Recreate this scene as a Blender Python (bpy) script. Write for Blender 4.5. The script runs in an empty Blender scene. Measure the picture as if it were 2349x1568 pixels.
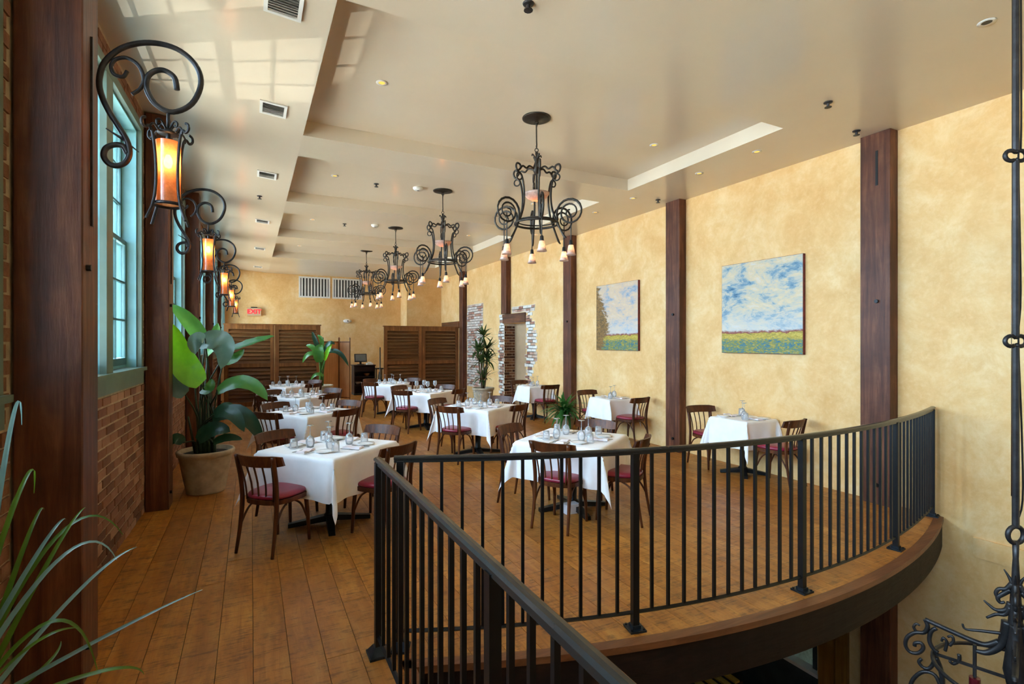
import bpy, math, random
from mathutils import Vector, Matrix
random.seed(7)
S = bpy.context.scene
COL = S.collection
# ------------------------------------------------------------------ camera
YAW = math.radians(27.04); SN, CS = math.sin(YAW), math.cos(YAW)
CAMZ = 1.68; FPX = 1174.5
cam = bpy.data.cameras.new('camera'); cam.lens = 18.0; cam.sensor_width = 36.0; cam.clip_start = 0.02
co = bpy.data.objects.new('camera', cam); COL.objects.link(co)
co.location = (0, 0, CAMZ); co.rotation_euler = (math.radians(90), 0, -YAW)
S.camera = co
# ------------------------------------------------------------------ sky, exposure
w = bpy.data.worlds.new('sky'); S.world = w; w.use_nodes = True
bg = w.node_tree.nodes['Background']
bg.inputs[0].default_value = (0.56, 0.76, 1.0, 1); bg.inputs[1].default_value = 13.0
sun = bpy.data.lights.new('sun', 'SUN'); sun.energy = 48.0; sun.angle = .01; sun.color = (1, .93, .82)   # high on the far side of the building: lights the street, never enters
so_ = bpy.data.objects.new('sun', sun); COL.objects.link(so_); so_.rotation_euler = (0, math.radians(32), 0)
gl = bpy.data.lights.new('glint_spot', 'SPOT'); gl.energy = 4200; gl.spot_size = math.radians(13.5); gl.spot_blend = .25; gl.shadow_soft_size = .012; gl.color = (1, .97, .9)   # added spot lamp standing in for sunlight bounced up off the street
go_ = bpy.data.objects.new('glint_spot', gl); COL.objects.link(go_); go_.location = (-5.4, 8.2, -3.6)
go_.rotation_euler = (Vector((-1.0, 4.75, 2.95)) - Vector(go_.location)).to_track_quat('-Z', 'Y').to_euler()
S.view_settings.view_transform = 'Standard'; S.view_settings.look = 'None'
S.view_settings.gamma = 1.0; S.view_settings.use_curve_mapping = False
S.view_settings.exposure = 1.1
S.cycles.max_bounces = 10; S.cycles.diffuse_bounces = 7; S.cycles.glossy_bounces = 4
S.cycles.transmission_bounces = 6; S.cycles.transparent_max_bounces = 16
S.cycles.caustics_reflective = False; S.cycles.caustics_refractive = False
S.cycles.sample_clamp_indirect = 8.0
S.cycles.use_denoising = True

def floorpt(px, py, z=0.0):
    t = (CAMZ - z) * FPX / (py - 784); return at(px, py, t)
def at(px, py, t):
    u = (px - 1174.5) / FPX; v = (784 - py) / FPX
    return Vector((t * (SN + u * CS), t * (CS - u * SN), CAMZ + t * v))
def atY(px, py, Y):
    u = (px - 1174.5) / FPX; return at(px, py, Y / (CS - u * SN))

# ------------------------------------------------------------------ mesh helpers
class MB:
    def __init__(s): s.v = []; s.f = []
    def add(s, vs, fs, M=None):
        b = len(s.v)
        s.v += [tuple(M @ Vector(p)) if M else tuple(p) for p in vs]
        s.f += [tuple(i + b for i in f) for f in fs]
        return s
    def box(s, x0, x1, y0, y1, z0, z1, M=None):
        return s.add([(x0,y0,z0),(x1,y0,z0),(x1,y1,z0),(x0,y1,z0),(x0,y0,z1),(x1,y0,z1),(x1,y1,z1),(x0,y1,z1)],
              [(0,3,2,1),(4,5,6,7),(0,1,5,4),(1,2,6,5),(2,3,7,6),(3,0,4,7)], M)
    def hexa(s, pts):
        return s.add(pts, [(0,3,2,1),(4,5,6,7),(0,1,5,4),(1,2,6,5),(2,3,7,6),(3,0,4,7)])
    def cham(s, x0, x1, y0, y1, z0, z1, c, M=None):   # box with chamfered vertical edges
        p = [(x0+c,y0),(x1-c,y0),(x1,y0+c),(x1,y1-c),(x1-c,y1),(x0+c,y1),(x0,y1-c),(x0,y0+c)]
        return s.prism(p, z0, z1, M)
    def prism(s, p, z0, z1, M=None):
        n = len(p)
        vs = [(a,b,z0) for a,b in p] + [(a,b,z1) for a,b in p]
        fs = [tuple(range(n-1,-1,-1)), tuple(range(n,2*n))] + [(i,(i+1)%n,n+(i+1)%n,n+i) for i in range(n)]
        return s.add(vs, fs, M)
    def tube(s, pts, r, n=8, M=None, flat=1.0, closed=False):
        pts = [Vector(p) for p in pts]; m = len(pts)
        rs = r if isinstance(r, (list, tuple)) else [r] * m
        vs = []; prev = None
        for i, p in enumerate(pts):
            a = pts[i-1] if (i > 0 or closed) else p
            b = pts[(i+1) % m] if (i < m-1 or closed) else p
            d = (b - a)
            d = d.normalized() if d.length > 1e-9 else Vector((0,0,1))
            if prev is None:
                h = Vector((0,0,1)) if abs(d.z) < .9 else Vector((1,0,0))
                nrm = (h - d * h.dot(d)).normalized()
            else:
                nrm = prev - d * prev.dot(d)
                nrm = nrm.normalized() if nrm.length > 1e-6 else prev
            prev = nrm; bi = d.cross(nrm)
            for k in range(n):
                an = 2 * math.pi * k / n
                vs.append(p + (nrm * math.cos(an) + bi * math.sin(an) * flat) * rs[i])
        fs = []
        for i in range(m if closed else m-1):
            j = (i + 1) % m
            for k in range(n):
                fs.append((i*n+k, i*n+(k+1)%n, j*n+(k+1)%n, j*n+k))
        if not closed: fs += [tuple(range(n-1,-1,-1)), tuple((m-1)*n+k for k in range(n))]
        return s.add(vs, fs, M)
    def lathe(s, prof, n=24, M=None, closed=False):
        m = len(prof); vs = []
        for r, z in prof:
            for k in range(n):
                a = 2 * math.pi * k / n; vs.append((r*math.cos(a), r*math.sin(a), z))
        fs = []
        for i in range(m-1):
            for k in range(n): fs.append((i*n+k, i*n+(k+1)%n, (i+1)*n+(k+1)%n, (i+1)*n+k))
        if prof[0][0] > 1e-4 and not closed: fs.append(tuple(range(n-1,-1,-1)))
        if prof[-1][0] > 1e-4 and not closed: fs.append(tuple((m-1)*n+k for k in range(n)))
        return s.add(vs, fs, M)
    def mesh(s, name, mat=None, smooth=False):
        me = bpy.data.meshes.new(name); me.from_pydata(s.v, [], s.f); me.update()
        if smooth: me.polygons.foreach_set('use_smooth', [True] * len(me.polygons))
        if mat: me.materials.append(mat)
        return me
    def build(s, name, mat, parent=None, smooth=False, loc=None):
        return link(name, s.mesh(name, mat, smooth), parent, loc)
def link(name, me, parent=None, loc=None, rot=None):
    o = bpy.data.objects.new(name, me); COL.objects.link(o); o.parent = parent
    if loc is not None: o.location = loc
    if rot is not None: o.rotation_euler = rot
    return o
def tag(o, label=None, cat=None, group=None, kind=None):
    if label: o['label'] = label
    if cat: o['category'] = cat
    if group: o['group'] = group
    if kind: o['kind'] = kind
    return o
def thing(name, label, cat, loc=(0,0,0), rz=0, group=None, kind=None):
    o = bpy.data.objects.new(name, None); COL.objects.link(o); o.location = loc; o.rotation_euler = (0,0,rz)
    o.empty_display_size = .1
    return tag(o, label, cat, group, kind)
def copy_tree(o, parent=None):
    c = o.copy(); COL.objects.link(c); c.parent = parent
    for ch in o.children: 
        copy_tree(ch, c)
    return c
def smooth_path(pts, k=6, closed=False):
    P = [Vector(p) for p in pts]; n = len(P); out = []
    for i in range(n if closed else n-1):
        if closed: p0,p1,p2,p3 = P[i-1],P[i],P[(i+1)%n],P[(i+2)%n]
        else: p0,p1,p2,p3 = P[max(i-1,0)],P[i],P[i+1],P[min(i+2,n-1)]
        for j in range(k):
            t = j / k
            out.append(.5*((2*p1)+(p2-p0)*t+(2*p0-5*p1+4*p2-p3)*t*t+(3*p1-p0-3*p2+p3)*t**3))
    if not closed: out.append(P[-1])
    return out

# ------------------------------------------------------------------ materials
def lin(c):
    r = []
    for x in c:
        x /= 255.0
        r.append(x/12.92 if x <= .04045 else ((x+.055)/1.055)**2.4)
    return (r[0], r[1], r[2], 1)
class NM:
    def __init__(s, name):
        s.m = bpy.data.materials.new(name); s.m.use_nodes = True; s.t = s.m.node_tree
        s.p = s.t.nodes['Principled BSDF']; s.out = s.t.nodes['Material Output']
    def n(s, typ, **kw):
        nd = s.t.nodes.new(typ)
        for k, v in kw.items(): setattr(nd, k, v)
        return nd
    def l(s, a, b): s.t.links.new(a, b)
    def coord(s, scale=(1,1,1), kind='Object', rand=False):
        tc = s.n('ShaderNodeTexCoord'); mp = s.n('ShaderNodeMapping'); s.l(tc.outputs[kind], mp.inputs[0])
        mp.inputs['Scale'].default_value = scale
        if rand:
            oi = s.n('ShaderNodeObjectInfo'); mu = s.n('ShaderNodeMath', operation='MULTIPLY'); mu.inputs[1].default_value = 37.0
            s.l(oi.outputs['Random'], mu.inputs[0]); s.l(mu.outputs[0], mp.inputs['Location'])
        return mp.outputs[0]
    def noise(s, vec, scale=5, detail=4, rough=.6, dist=0):
        nd = s.n('ShaderNodeTexNoise'); s.l(vec, nd.inputs['Vector'])
        nd.inputs['Scale'].default_value = scale; nd.inputs['Detail'].default_value = detail
        nd.inputs['Roughness'].default_value = rough; nd.inputs['Distortion'].default_value = dist
        return nd.outputs['Fac']
    def ramp(s, fac, stops, interp='LINEAR'):
        r = s.n('ShaderNodeValToRGB'); r.color_ramp.interpolation = interp; e = r.color_ramp.elements
        while len(e) < len(stops): e.new(.5)
        for i, (p, c) in enumerate(stops):
            e[i].position = p; e[i].color = c if len(c) == 4 else lin(c)
        s.l(fac, r.inputs[0]); return r.outputs[0]
    def mix(s, fac, a, b, mode='MIX'):
        m = s.n('ShaderNodeMix', data_type='RGBA', blend_type=mode)
        for k, x in ((0, fac), (6, a), (7, b)):
            if isinstance(x, (int, float)): m.inputs[k].default_value = x
            elif isinstance(x, tuple): m.inputs[k].default_value = x if len(x) == 4 else lin(x)
            else: s.l(x, m.inputs[k])
        return m.outputs[2]
    def math(s, op, a, b=None, clamp=False):
        m = s.n('ShaderNodeMath', operation=op, use_clamp=clamp)
        for k, x in ((0, a), (1, b)):
            if x is None: continue
            if isinstance(x, (int, float)): m.inputs[k].default_value = x
            else: s.l(x, m.inputs[k])
        return m.outputs[0]
    def base(s, c): 
        if isinstance(c, tuple): s.p.inputs['Base Color'].default_value = c if len(c) == 4 else lin(c)
        else: s.l(c, s.p.inputs['Base Color'])
        return s
    def rough(s, r):
        if isinstance(r, (int, float)): s.p.inputs['Roughness'].default_value = r
        else: s.l(r, s.p.inputs['Roughness'])
        return s
    def bump(s, h, strength=.3, dist=.01):
        b = s.n('ShaderNodeBump'); b.inputs['Strength'].default_value = strength; b.inputs['Distance'].default_value = dist
        s.l(h, b.inputs['Height']); s.l(b.outputs[0], s.p.inputs['Normal']); return s
    def set(s, **kw):
        for k, v in kw.items(): s.p.inputs[k.replace('_', ' ')].default_value = v
        return s
M = {}
def plain(name, c, r=.5, var=.12, scale=6, **kw):
    k = NM(name); v = k.noise(k.coord(), scale, 3)
    d = tuple(max(0, x*(1-var)) for x in c); b = tuple(min(255, x*(1+var)) for x in c)
    k.base(k.ramp(v, [(.3, d), (.7, b)])).rough(r).set(**kw); M[name] = k.m; return k
# plaster
def plaster(name, c0, c1, c2, rgh=.62):
    k = NM(name); v = k.coord()
    a = k.noise(v, 1.7, 7, .7, .4); b = k.noise(v, 6.5, 8, .75, .5); c = k.noise(v, 22, 4, .6)
    col = k.ramp(a, [(.33, c0), (.5, c1), (.66, c2)])
    col = k.mix(k.ramp(b, [(.45, (0,0,0,1)), (.75, (.75,.75,.75,1))]), col, c0)
    col = k.mix(k.ramp(c, [(.5, (0,0,0,1)), (.8, (.5,.5,.5,1))]), col, c2)
    k.base(col).rough(rgh).bump(k.math('ADD', b, k.math('MULTIPLY', c, .4)), .25, .012); M[name] = k.m
plaster('plaster', (221,170,102), (233,189,125), (240,206,151))
k = NM('ceiling_paint'); v = k.coord(); a = k.noise(v, .7, 4)
k.base(k.ramp(a, [(.3, (214,198,174)), (.7, (220,205,182))])).rough(.17).set(Specular_IOR_Level=.5); M['ceiling'] = k.m
k.bump(k.noise(v, 3, 3), .02, .01)
def wood(name, c0, c1, c2, axis='z', rgh=.35, rand=False, grain=1.0, spec=.5):
    k = NM(name); sc = {'x': (1,14,14), 'y': (14,1,14), 'z': (14,14,1)}[axis]
    v = k.coord(tuple(s*grain for s in sc), rand=rand)
    a = k.noise(v, 1.1, 6, .65, .6); b = k.noise(k.coord((1,1,1), rand=rand), 2.3, 4, .6, .3); c = k.noise(v, 5, 3, .7)
    col = k.ramp(a, [(.3, c0), (.52, c1), (.72, c2)])
    col = k.mix(k.ramp(b, [(.35, (0,0,0,1)), (.7, (.75,.75,.75,1))]), col, c0)
    if rand:
        oi = k.n('ShaderNodeObjectInfo')
        col = k.mix(k.math('MULTIPLY', oi.outputs['Random'], .45), col, c0)
    k.base(col).rough(k.math('ADD', k.math('MULTIPLY', c, .22), rgh - .1)).set(Specular_IOR_Level=spec)
    k.bump(k.math('ADD', a, c), .22, .006); M[name] = k.m; return k
wood('post_wood', (62,32,20), (106,61,40), (142,92,64), 'z', .46, spec=.3)
wood('dark_wood', (26,16,11), (38,24,16), (50,33,22), 'x', .6, spec=.2)
wood('lintel_wood', (70,36,16), (116,66,32), (140,84,44), 'y', .5)
wood('chair_wood', (58,26,10), (98,50,20), (134,76,34), 'z', .38, True, 1.5, spec=.32)
wood('screen_wood', (94,52,21), (134,83,40), (162,109,58), 'z', .42, spec=.3)
wood('slat_wood', (74,41,17), (112,68,31), (142,93,47), 'x', .42, True, .6, spec=.3)
wood('tan_panel', (170,112,62), (192,136,84), (208,156,104), 'z', .55)
wood('nosing_wood', (92,52,26), (126,76,42), (150,96,58), 'x', .42)
wood('yellow_wood', (120,76,24), (160,110,44), (186,136,64), 'z', .4)
# floor planks: grain along y, saw marks across
k = NM('floor_wood'); v = k.coord((9,.9,9), rand=True); u2 = k.coord((1,1,1), rand=True)
a = k.noise(v, 1.6, 6, .68, .8); b = k.noise(u2, 2.2, 4, .6, .3); c = k.noise(k.coord((3,60,3), rand=True), 1.0, 3, .6, .2); g = k.noise(u2, 16, 3, .7)
col = k.ramp(a, [(.28, (146,86,26)), (.5, (200,132,49)), (.72, (222,163,80))])
col = k.mix(k.ramp(b, [(.28, (.1,.1,.1,1)), (.72, (.7,.7,.7,1))]), col, (140,82,26))
col = k.mix(k.math('MULTIPLY', k.ramp(k.math('MULTIPLY', c, g), [(.24, (0,0,0,1)), (.38, (1,1,1,1))]), .7), col, (80,42,14))
oi = k.n('ShaderNodeObjectInfo'); col = k.mix(k.math('MULTIPLY', oi.outputs['Random'], .42), col, (138,80,28))
k.base(col).rough(k.ramp(b, [(.3, (.33,.33,.33,1)), (.7, (.48,.48,.48,1))])).set(Specular_IOR_Level=.5).bump(k.math('ADD', k.math('MULTIPLY', c, .7), a), .22, .004); M['floor'] = k.m
# bricks
def brickmat(name, stops, rgh=.85):
    k = NM(name); oi = k.n('ShaderNodeObjectInfo'); v = k.coord(rand=True)
    n1 = k.noise(v, 9, 5, .7); n2 = k.noise(v, 40, 3)
    f = k.math('ADD', k.math('MULTIPLY', oi.outputs['Random'], .75), k.math('MULTIPLY', n1, .3))
    k.base(k.ramp(f, stops)).rough(rgh).bump(k.math('ADD', n1, k.math('MULTIPLY', n2, .5)), .6, .01); M[name] = k.m
brickmat('brick', [(.1, (96,60,42)), (.4, (130,84,60)), (.65, (150,104,78)), (.95, (182,142,112))])
brickmat('white_brick', [(.1, (222,212,198)), (.42, (230,222,208)), (.52, (190,146,120)), (.64, (136,80,58)), (.74, (196,158,130)), (.9, (226,216,202))])
brickmat('jamb_brick', [(.1, (66,40,26)), (.4, (104,62,38)), (.7, (132,86,56)), (1, (170,130,96))])
brickmat('pink_brick', [(.1, (206,184,164)), (.45, (224,208,192)), (.62, (186,140,116)), (.74, (160,104,82)), (.9, (216,198,180))])
k = NM('brick_field'); v = k.coord(); n1 = k.noise(v, 6, 6, .75); n2 = k.noise(v, 40, 3)
k.base(k.ramp(n1, [(.25, (100,62,44)), (.5, (136,90,64)), (.75, (170,126,98))])).rough(.85).bump(n2, .6, .01); M['brick_field'] = k.m
plain('mortar', (182,158,128), .9, .1, 12)
plain('white_mortar', (222,206,184), .9, .06, 12)
plain('beige_panel', (192,160,122), .7, .03)
plain('teal_paint', (134,188,190), .42, .06, 4)
plain('sage_paint', (104,122,110), .45, .08, 4)
plain('muntin_paint', (58,92,90), .4, .1)
plain('iron', (52,49,49), .42, .25, 20, Metallic=.6)
plain('bronze_iron', (52,46,40), .45, .25, 25, Metallic=.6)
plain('black_steel', (15,14,14), .4, .2, 20, Metallic=.3)
plain('plate_steel', (34,40,46), .4, .2, 20, Metallic=.5)
plain('rail_steel', (46,44,41), .24, .03, 25, Metallic=.35)
plain('cast_iron', (20,22,24), .38, .2, 12, Metallic=.4)
plain('burgundy', (134,30,52), .3, .1, 8)
plain('linen', (246,244,244), .75, .015, 8)
plain('china', (244,242,240), .16, .01)
plain('napkin', (238,226,228), .8, .04)
plain('cutlery', (190,190,195), .16, .04, 8, Metallic=1.0)
plain('stone_pot', (178,160,134), .82, .1, 9)
plain('soil', (38,28,20), .95, .3, 30)
plain('white_metal', (226,222,214), .45, .03)
plain('grille_dark', (62,58,52), .6, .05)
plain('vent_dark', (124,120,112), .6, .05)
plain('black_plastic', (22,22,24), .4, .1)
plain('cabinet_dark', (34,18,20), .4, .2)
plain('bark', (96,74,48), .85, .25, 25)
plain('stem_green', (70,112,40), .45, .2, 10)
plain('stem_dark', (40,58,30), .45, .2, 10)
plain('dark_panel', (58,66,64), .45, .12)
plain('brass_rail', (214,178,74), .35, .08)
plain('paper', (236,232,236), .8, .02)
plain('concrete', (196,190,180), .9, .08)
plain('red_canvas', (104,30,34), .6, .3, 18)
plain('screen_gray', (120,120,112), .25, .05)
plain('candle_red', (96,14,24), .4, .1)
plain('stone_block', (206,184,142), .75, .1, 7)
plain('downlight_dark', (70,60,50), .5, .05)
plain('dark_slab', (40,28,20), .7, .1)
def leaf(name, c0, c1, r=.32):
    k = NM(name); v = k.coord(rand=True); n1 = k.noise(v, 14, 4); oi = k.n('ShaderNodeObjectInfo')
    k.base(k.ramp(k.math('ADD', k.math('MULTIPLY', n1, .6), k.math('MULTIPLY', oi.outputs['Random'], .4)), [(.25, c0), (.75, c1)])).rough(r)
    tr = k.n('ShaderNodeBsdfTranslucent'); tr.inputs[0].default_value = lin(tuple(min(255, int(x*1.15)) for x in c1))
    mx = k.n('ShaderNodeMixShader'); mx.inputs[0].default_value = .3
    k.l(k.p.outputs[0], mx.inputs[1]); k.l(tr.outputs[0], mx.inputs[2]); k.l(mx.outputs[0], k.out.inputs[0]); M[name] = k.m
leaf('leaf_bright', (84,160,22), (140,208,40)); leaf('leaf_mid', (44,96,34), (84,138,56)); leaf('leaf_dark', (22,52,34), (44,84,58))
leaf('leaf_gray', (66,96,80), (112,138,118), .22); leaf('blade_gray', (74,108,98), (128,158,148), .3); leaf('blade_green', (44,84,18), (92,122,32), .35)
leaf('dracaena_leaf', (34,58,28), (88,112,60), .35); leaf('fern_leaf', (30,84,32), (70,130,60), .35)
def emit(name, c, s):
    k = NM(name); e = k.n('ShaderNodeEmission'); e.inputs[0].default_value = lin(c); e.inputs[1].default_value = s
    k.l(e.outputs[0], k.out.inputs[0]); M[name] = k.m
emit('sconce_bulb', (255,205,140), 48); emit('bell_bulb', (255,206,160), 16); emit('dish_bulb', (255,165,100), 26)
emit('downlight_lamp', (255,190,90), .8); emit('exit_red', (255,40,50), 1.4)
def trans(name, c, tr_fac, transp, rough=.4, gloss=.08, tc=None):
    """translucent sheet: diffuse + translucent + some clear"""
    k = NM(name); v = k.coord(); n1 = k.noise(v, 16, 5, .7)
    col = k.ramp(n1, [(.3, tuple(int(x*.72) for x in c)), (.65, c)])
    d = k.n('ShaderNodeBsdfDiffuse'); t = k.n('ShaderNodeBsdfTranslucent'); g = k.n('ShaderNodeBsdfGlossy'); tp = k.n('ShaderNodeBsdfTransparent')
    k.l(col, d.inputs[0]); k.l(col, t.inputs[0]); g.inputs[1].default_value = .15; tp.inputs[0].default_value = lin(tc or c)
    a = k.n('ShaderNodeMixShader'); a.inputs[0].default_value = tr_fac; k.l(d.outputs[0], a.inputs[1]); k.l(t.outputs[0], a.inputs[2])
    b = k.n('ShaderNodeMixShader'); b.inputs[0].default_value = transp; k.l(a.outputs[0], b.inputs[1]); k.l(tp.outputs[0], b.inputs[2])
    f = k.n('ShaderNodeMixShader'); f.inputs[0].default_value = gloss; k.l(b.outputs[0], f.inputs[1]); k.l(g.outputs[0], f.inputs[2])
    k.l(f.outputs[0], k.out.inputs[0]); M[name] = k.m
trans('mica', (236,160,100), .72, .16); trans('opal', (244,222,208), .55, .0, gloss=.06); trans('frosted', (150,164,158), .13, .0)
def clear(name, tint, refl, bright_mix=0):
    k = NM(name); tp = k.n('ShaderNodeBsdfTransparent'); tp.inputs[0].default_value = tint; g = k.n('ShaderNodeBsdfGlossy'); g.inputs[1].default_value = .03
    fr = k.n('ShaderNodeFresnel'); fr.inputs[0].default_value = 1.5
    f = k.math('MULTIPLY', fr.outputs[0], refl, True)
    mx = k.n('ShaderNodeMixShader'); k.l(f, mx.inputs[0]); k.l(tp.outputs[0], mx.inputs[1]); k.l(g.outputs[0], mx.inputs[2]); 
    if bright_mix:  # white diffuse mixed in, painting a bright look into the clear glass
        df = k.n('ShaderNodeBsdfDiffuse'); df.inputs[0].default_value = (.95,.95,.97,1); m2 = k.n('ShaderNodeMixShader'); m2.inputs[0].default_value = bright_mix
        k.l(mx.outputs[0], m2.inputs[1]); k.l(df.outputs[0], m2.inputs[2]); mx = m2
    k.l(mx.outputs[0], k.out.inputs[0]); M[name] = k.m
clear('pane_glass', (.93,.97,.97,1), .8); clear('drink_glass', (.985,.99,.99,1), 1.6, .22)
# the two landscape canvases (local y across, z up, both 0..1.2)
def canvas(name, tree, stops):
    k = NM(name); tc = k.n('ShaderNodeTexCoord'); sx = k.n('ShaderNodeSeparateXYZ'); k.l(tc.outputs['Object'], sx.inputs[0])
    y, z = sx.outputs[1], sx.outputs[2]
    v1 = k.coord((1,.75,1.5)); n1 = k.noise(v1, 3.2, 9, .72, .6); n2 = k.noise(k.coord((1,.6,1.6)), 11, 6, .7, .8); n3 = k.noise(k.coord((1,1,2.4)), 16, 5, .7, 1.0)
    sky = k.ramp(k.math('ADD', k.math('MULTIPLY', n1, .75), k.math('MULTIPLY', n2, .28)), stops)
    sky = k.mix(k.ramp(z, [(.22, (.7,.7,.7,1)), (.62, (0,0,0,1))]), sky, (222,232,240))
    land = k.ramp(n3, [(.3, (44,70,60)), (.42, (60,130,160)), (.5, (116,140,60)), (.6, (196,172,60)), (.72, (90,160,176))])
    field = k.ramp(n3, [(.3, (120,128,48)), (.5, (206,180,52)), (.65, (226,206,96)), (.8, (150,140,70))])
    zz = k.math('ADD', z, k.math('MULTIPLY', k.math('SUBTRACT', n2, .5), .12))
    col = k.mix(k.ramp(zz, [(.175, (0,0,0,1)), (.2, (1,1,1,1))]), land, field)
    col = k.mix(k.ramp(zz, [(.265, (0,0,0,1)), (.27, (1,1,1,1))]), col, (150,72,52))
    col = k.mix(k.ramp(zz, [(.28, (0,0,0,1)), (.31, (1,1,1,1))]), col, sky)
    if tree:   # a golden tree standing at the far edge
        d = k.math('ADD', k.math('MULTIPLY', k.math('SUBTRACT', 1.15, y), 1.9), k.math('MULTIPLY', k.math('ABSOLUTE', k.math('SUBTRACT', z, .45)), .9))
        d = k.math('ADD', d, k.math('MULTIPLY', k.math('SUBTRACT', n2, .5), 1.1))
        tr = k.ramp(n3, [(.3, (66,72,40)), (.5, (140,100,40)), (.65, (186,140,62)), (.8, (96,104,60))])
        col = k.mix(k.ramp(d, [(.62, (1,1,1,1)), (.75, (0,0,0,1))]), col, tr)
    col = k.mix(1.0, col, (.80,.75,.68,1), 'MULTIPLY')
    k.base(col).rough(.5).bump(n3, .3, .004); M[name] = k.m
canvas('canvas_sky', False, [(.36, (58,112,150)), (.44, (128,166,190)), (.50, (206,206,194)), (.57, (236,216,176)), (.65, (228,226,224)), (.74, (166,192,210)), (.84, (216,186,170))])
canvas('canvas_tree', True, [(.36, (110,140,178)), (.43, (170,186,206)), (.50, (226,206,186)), (.58, (240,214,178)), (.66, (226,222,226)), (.76, (168,190,214))])
# ================================================================== THE SETTING
CEIL = 3.85; TRAY = 4.01; RX = 5.92; BY = 17.83
def xw(y): return -1.0 + .02 * (y - 3.2)
def zc(x): return CEIL if x >= .49 else CEIL + (.49 - x) * .078
def edge(x): x = max(x, .75); return -6.03143e-4*x**3 + .0820716*x*x - .5424978*x + 2.951435
def railc(x): return -2.91554e-3*x**3 + .1015855*x*x - .5973562*x + 3.15587
def sk(mb, o0, o1, y0, y1, z0, z1):
    a, b = xw(y0), xw(y1)
    return mb.hexa([(a+o0,y0,z0),(a+o1,y0,z0),(b+o1,y1,z0),(b+o0,y1,z0),(a+o0,y0,z1),(a+o1,y0,z1),(b+o1,y1,z1),(b+o0,y1,z1)])
Y0, Y1 = -6.0, 18.2
SILL, HEAD, MID = 1.44, 3.70, 2.60
BAYS = [4.82 + 2.95 * i for i in (0, 1, 2, 3, 4, -1, -2, -3)]
HALF = 1.13
def half(yc): return HALF if yc < 16 else .95
# ---- left brick wall with window openings
mb = MB(); sk(mb, -.35, 0, Y0, Y1, -3.8, SILL); sk(mb, -.35, 0, Y0, Y1, HEAD, 4.3)
ys = sorted(BAYS); e = Y0
for yc in ys:
    sk(mb, -.35, 0, e, yc - half(yc), SILL, HEAD); e = yc + half(yc)
sk(mb, -.35, 0, e, Y1, SILL, HEAD)
wl = tag(mb.build('wall_left', M['mortar']), kind='structure')
ANG = -math.atan(.02)
bm_full = MB().box(-.010,.010,-.104,.104,-.0295,.0295).mesh('brick', M['brick'])
bm_half = MB().box(-.010,.010,-.05,.05,-.0295,.0295).mesh('brick', M['brick'])
def lay(y0, y1, z0, z1, single=True, field=None):
    r = 0; z = z0
    while z + .07 <= z1 + .001:
        y = y0 - (0 if r % 2 else .11)
        while y < y1:
            a, b = max(y, y0), min(y + .212, y1)
            if b - a > .045:
                c, zz, L = (a+b)/2, z + .0375, b - a - .015
                if single:
                    o = link('brick', bm_full if L > .15 else bm_half, wl, (xw(c) + random.uniform(-.003,.003), c, zz), (random.uniform(-.02,.02), 0, ANG))
                    o.scale = (1, L / (.208 if L > .15 else .10), random.uniform(.94,1.0))
                else: sk(field, -.004, random.uniform(.006,.012), a+.006, b-.006, z+.006, z+.069)
            y += .22
        z += .075; r += 1
lay(3.47, 6.13, 0, 1.29); lay(6.02, 6.13, 1.30, 3.95)
fld = MB()
lay(1.2, 3.17, 0, 1.29, False, fld)
for yc in (1.87, 4.82, 7.77, 10.72, 13.67): lay(yc-1.35, yc+1.31, 3.77, 3.96, False, fld)
for a, b in ((.4,.67), (3.03,3.17), (3.47,3.62), (6.42,6.55), (8.97,9.08), (9.37,9.5), (11.93,12.03)): lay(a, b, 1.30, 3.75, False, fld)
for yc in (7.77, 10.72, 13.67): lay(yc-1.35, yc+1.31, 0, 1.29, False, fld)
tag(fld.build('brickwork', M['brick_field'], wl), kind='stuff')
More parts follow.
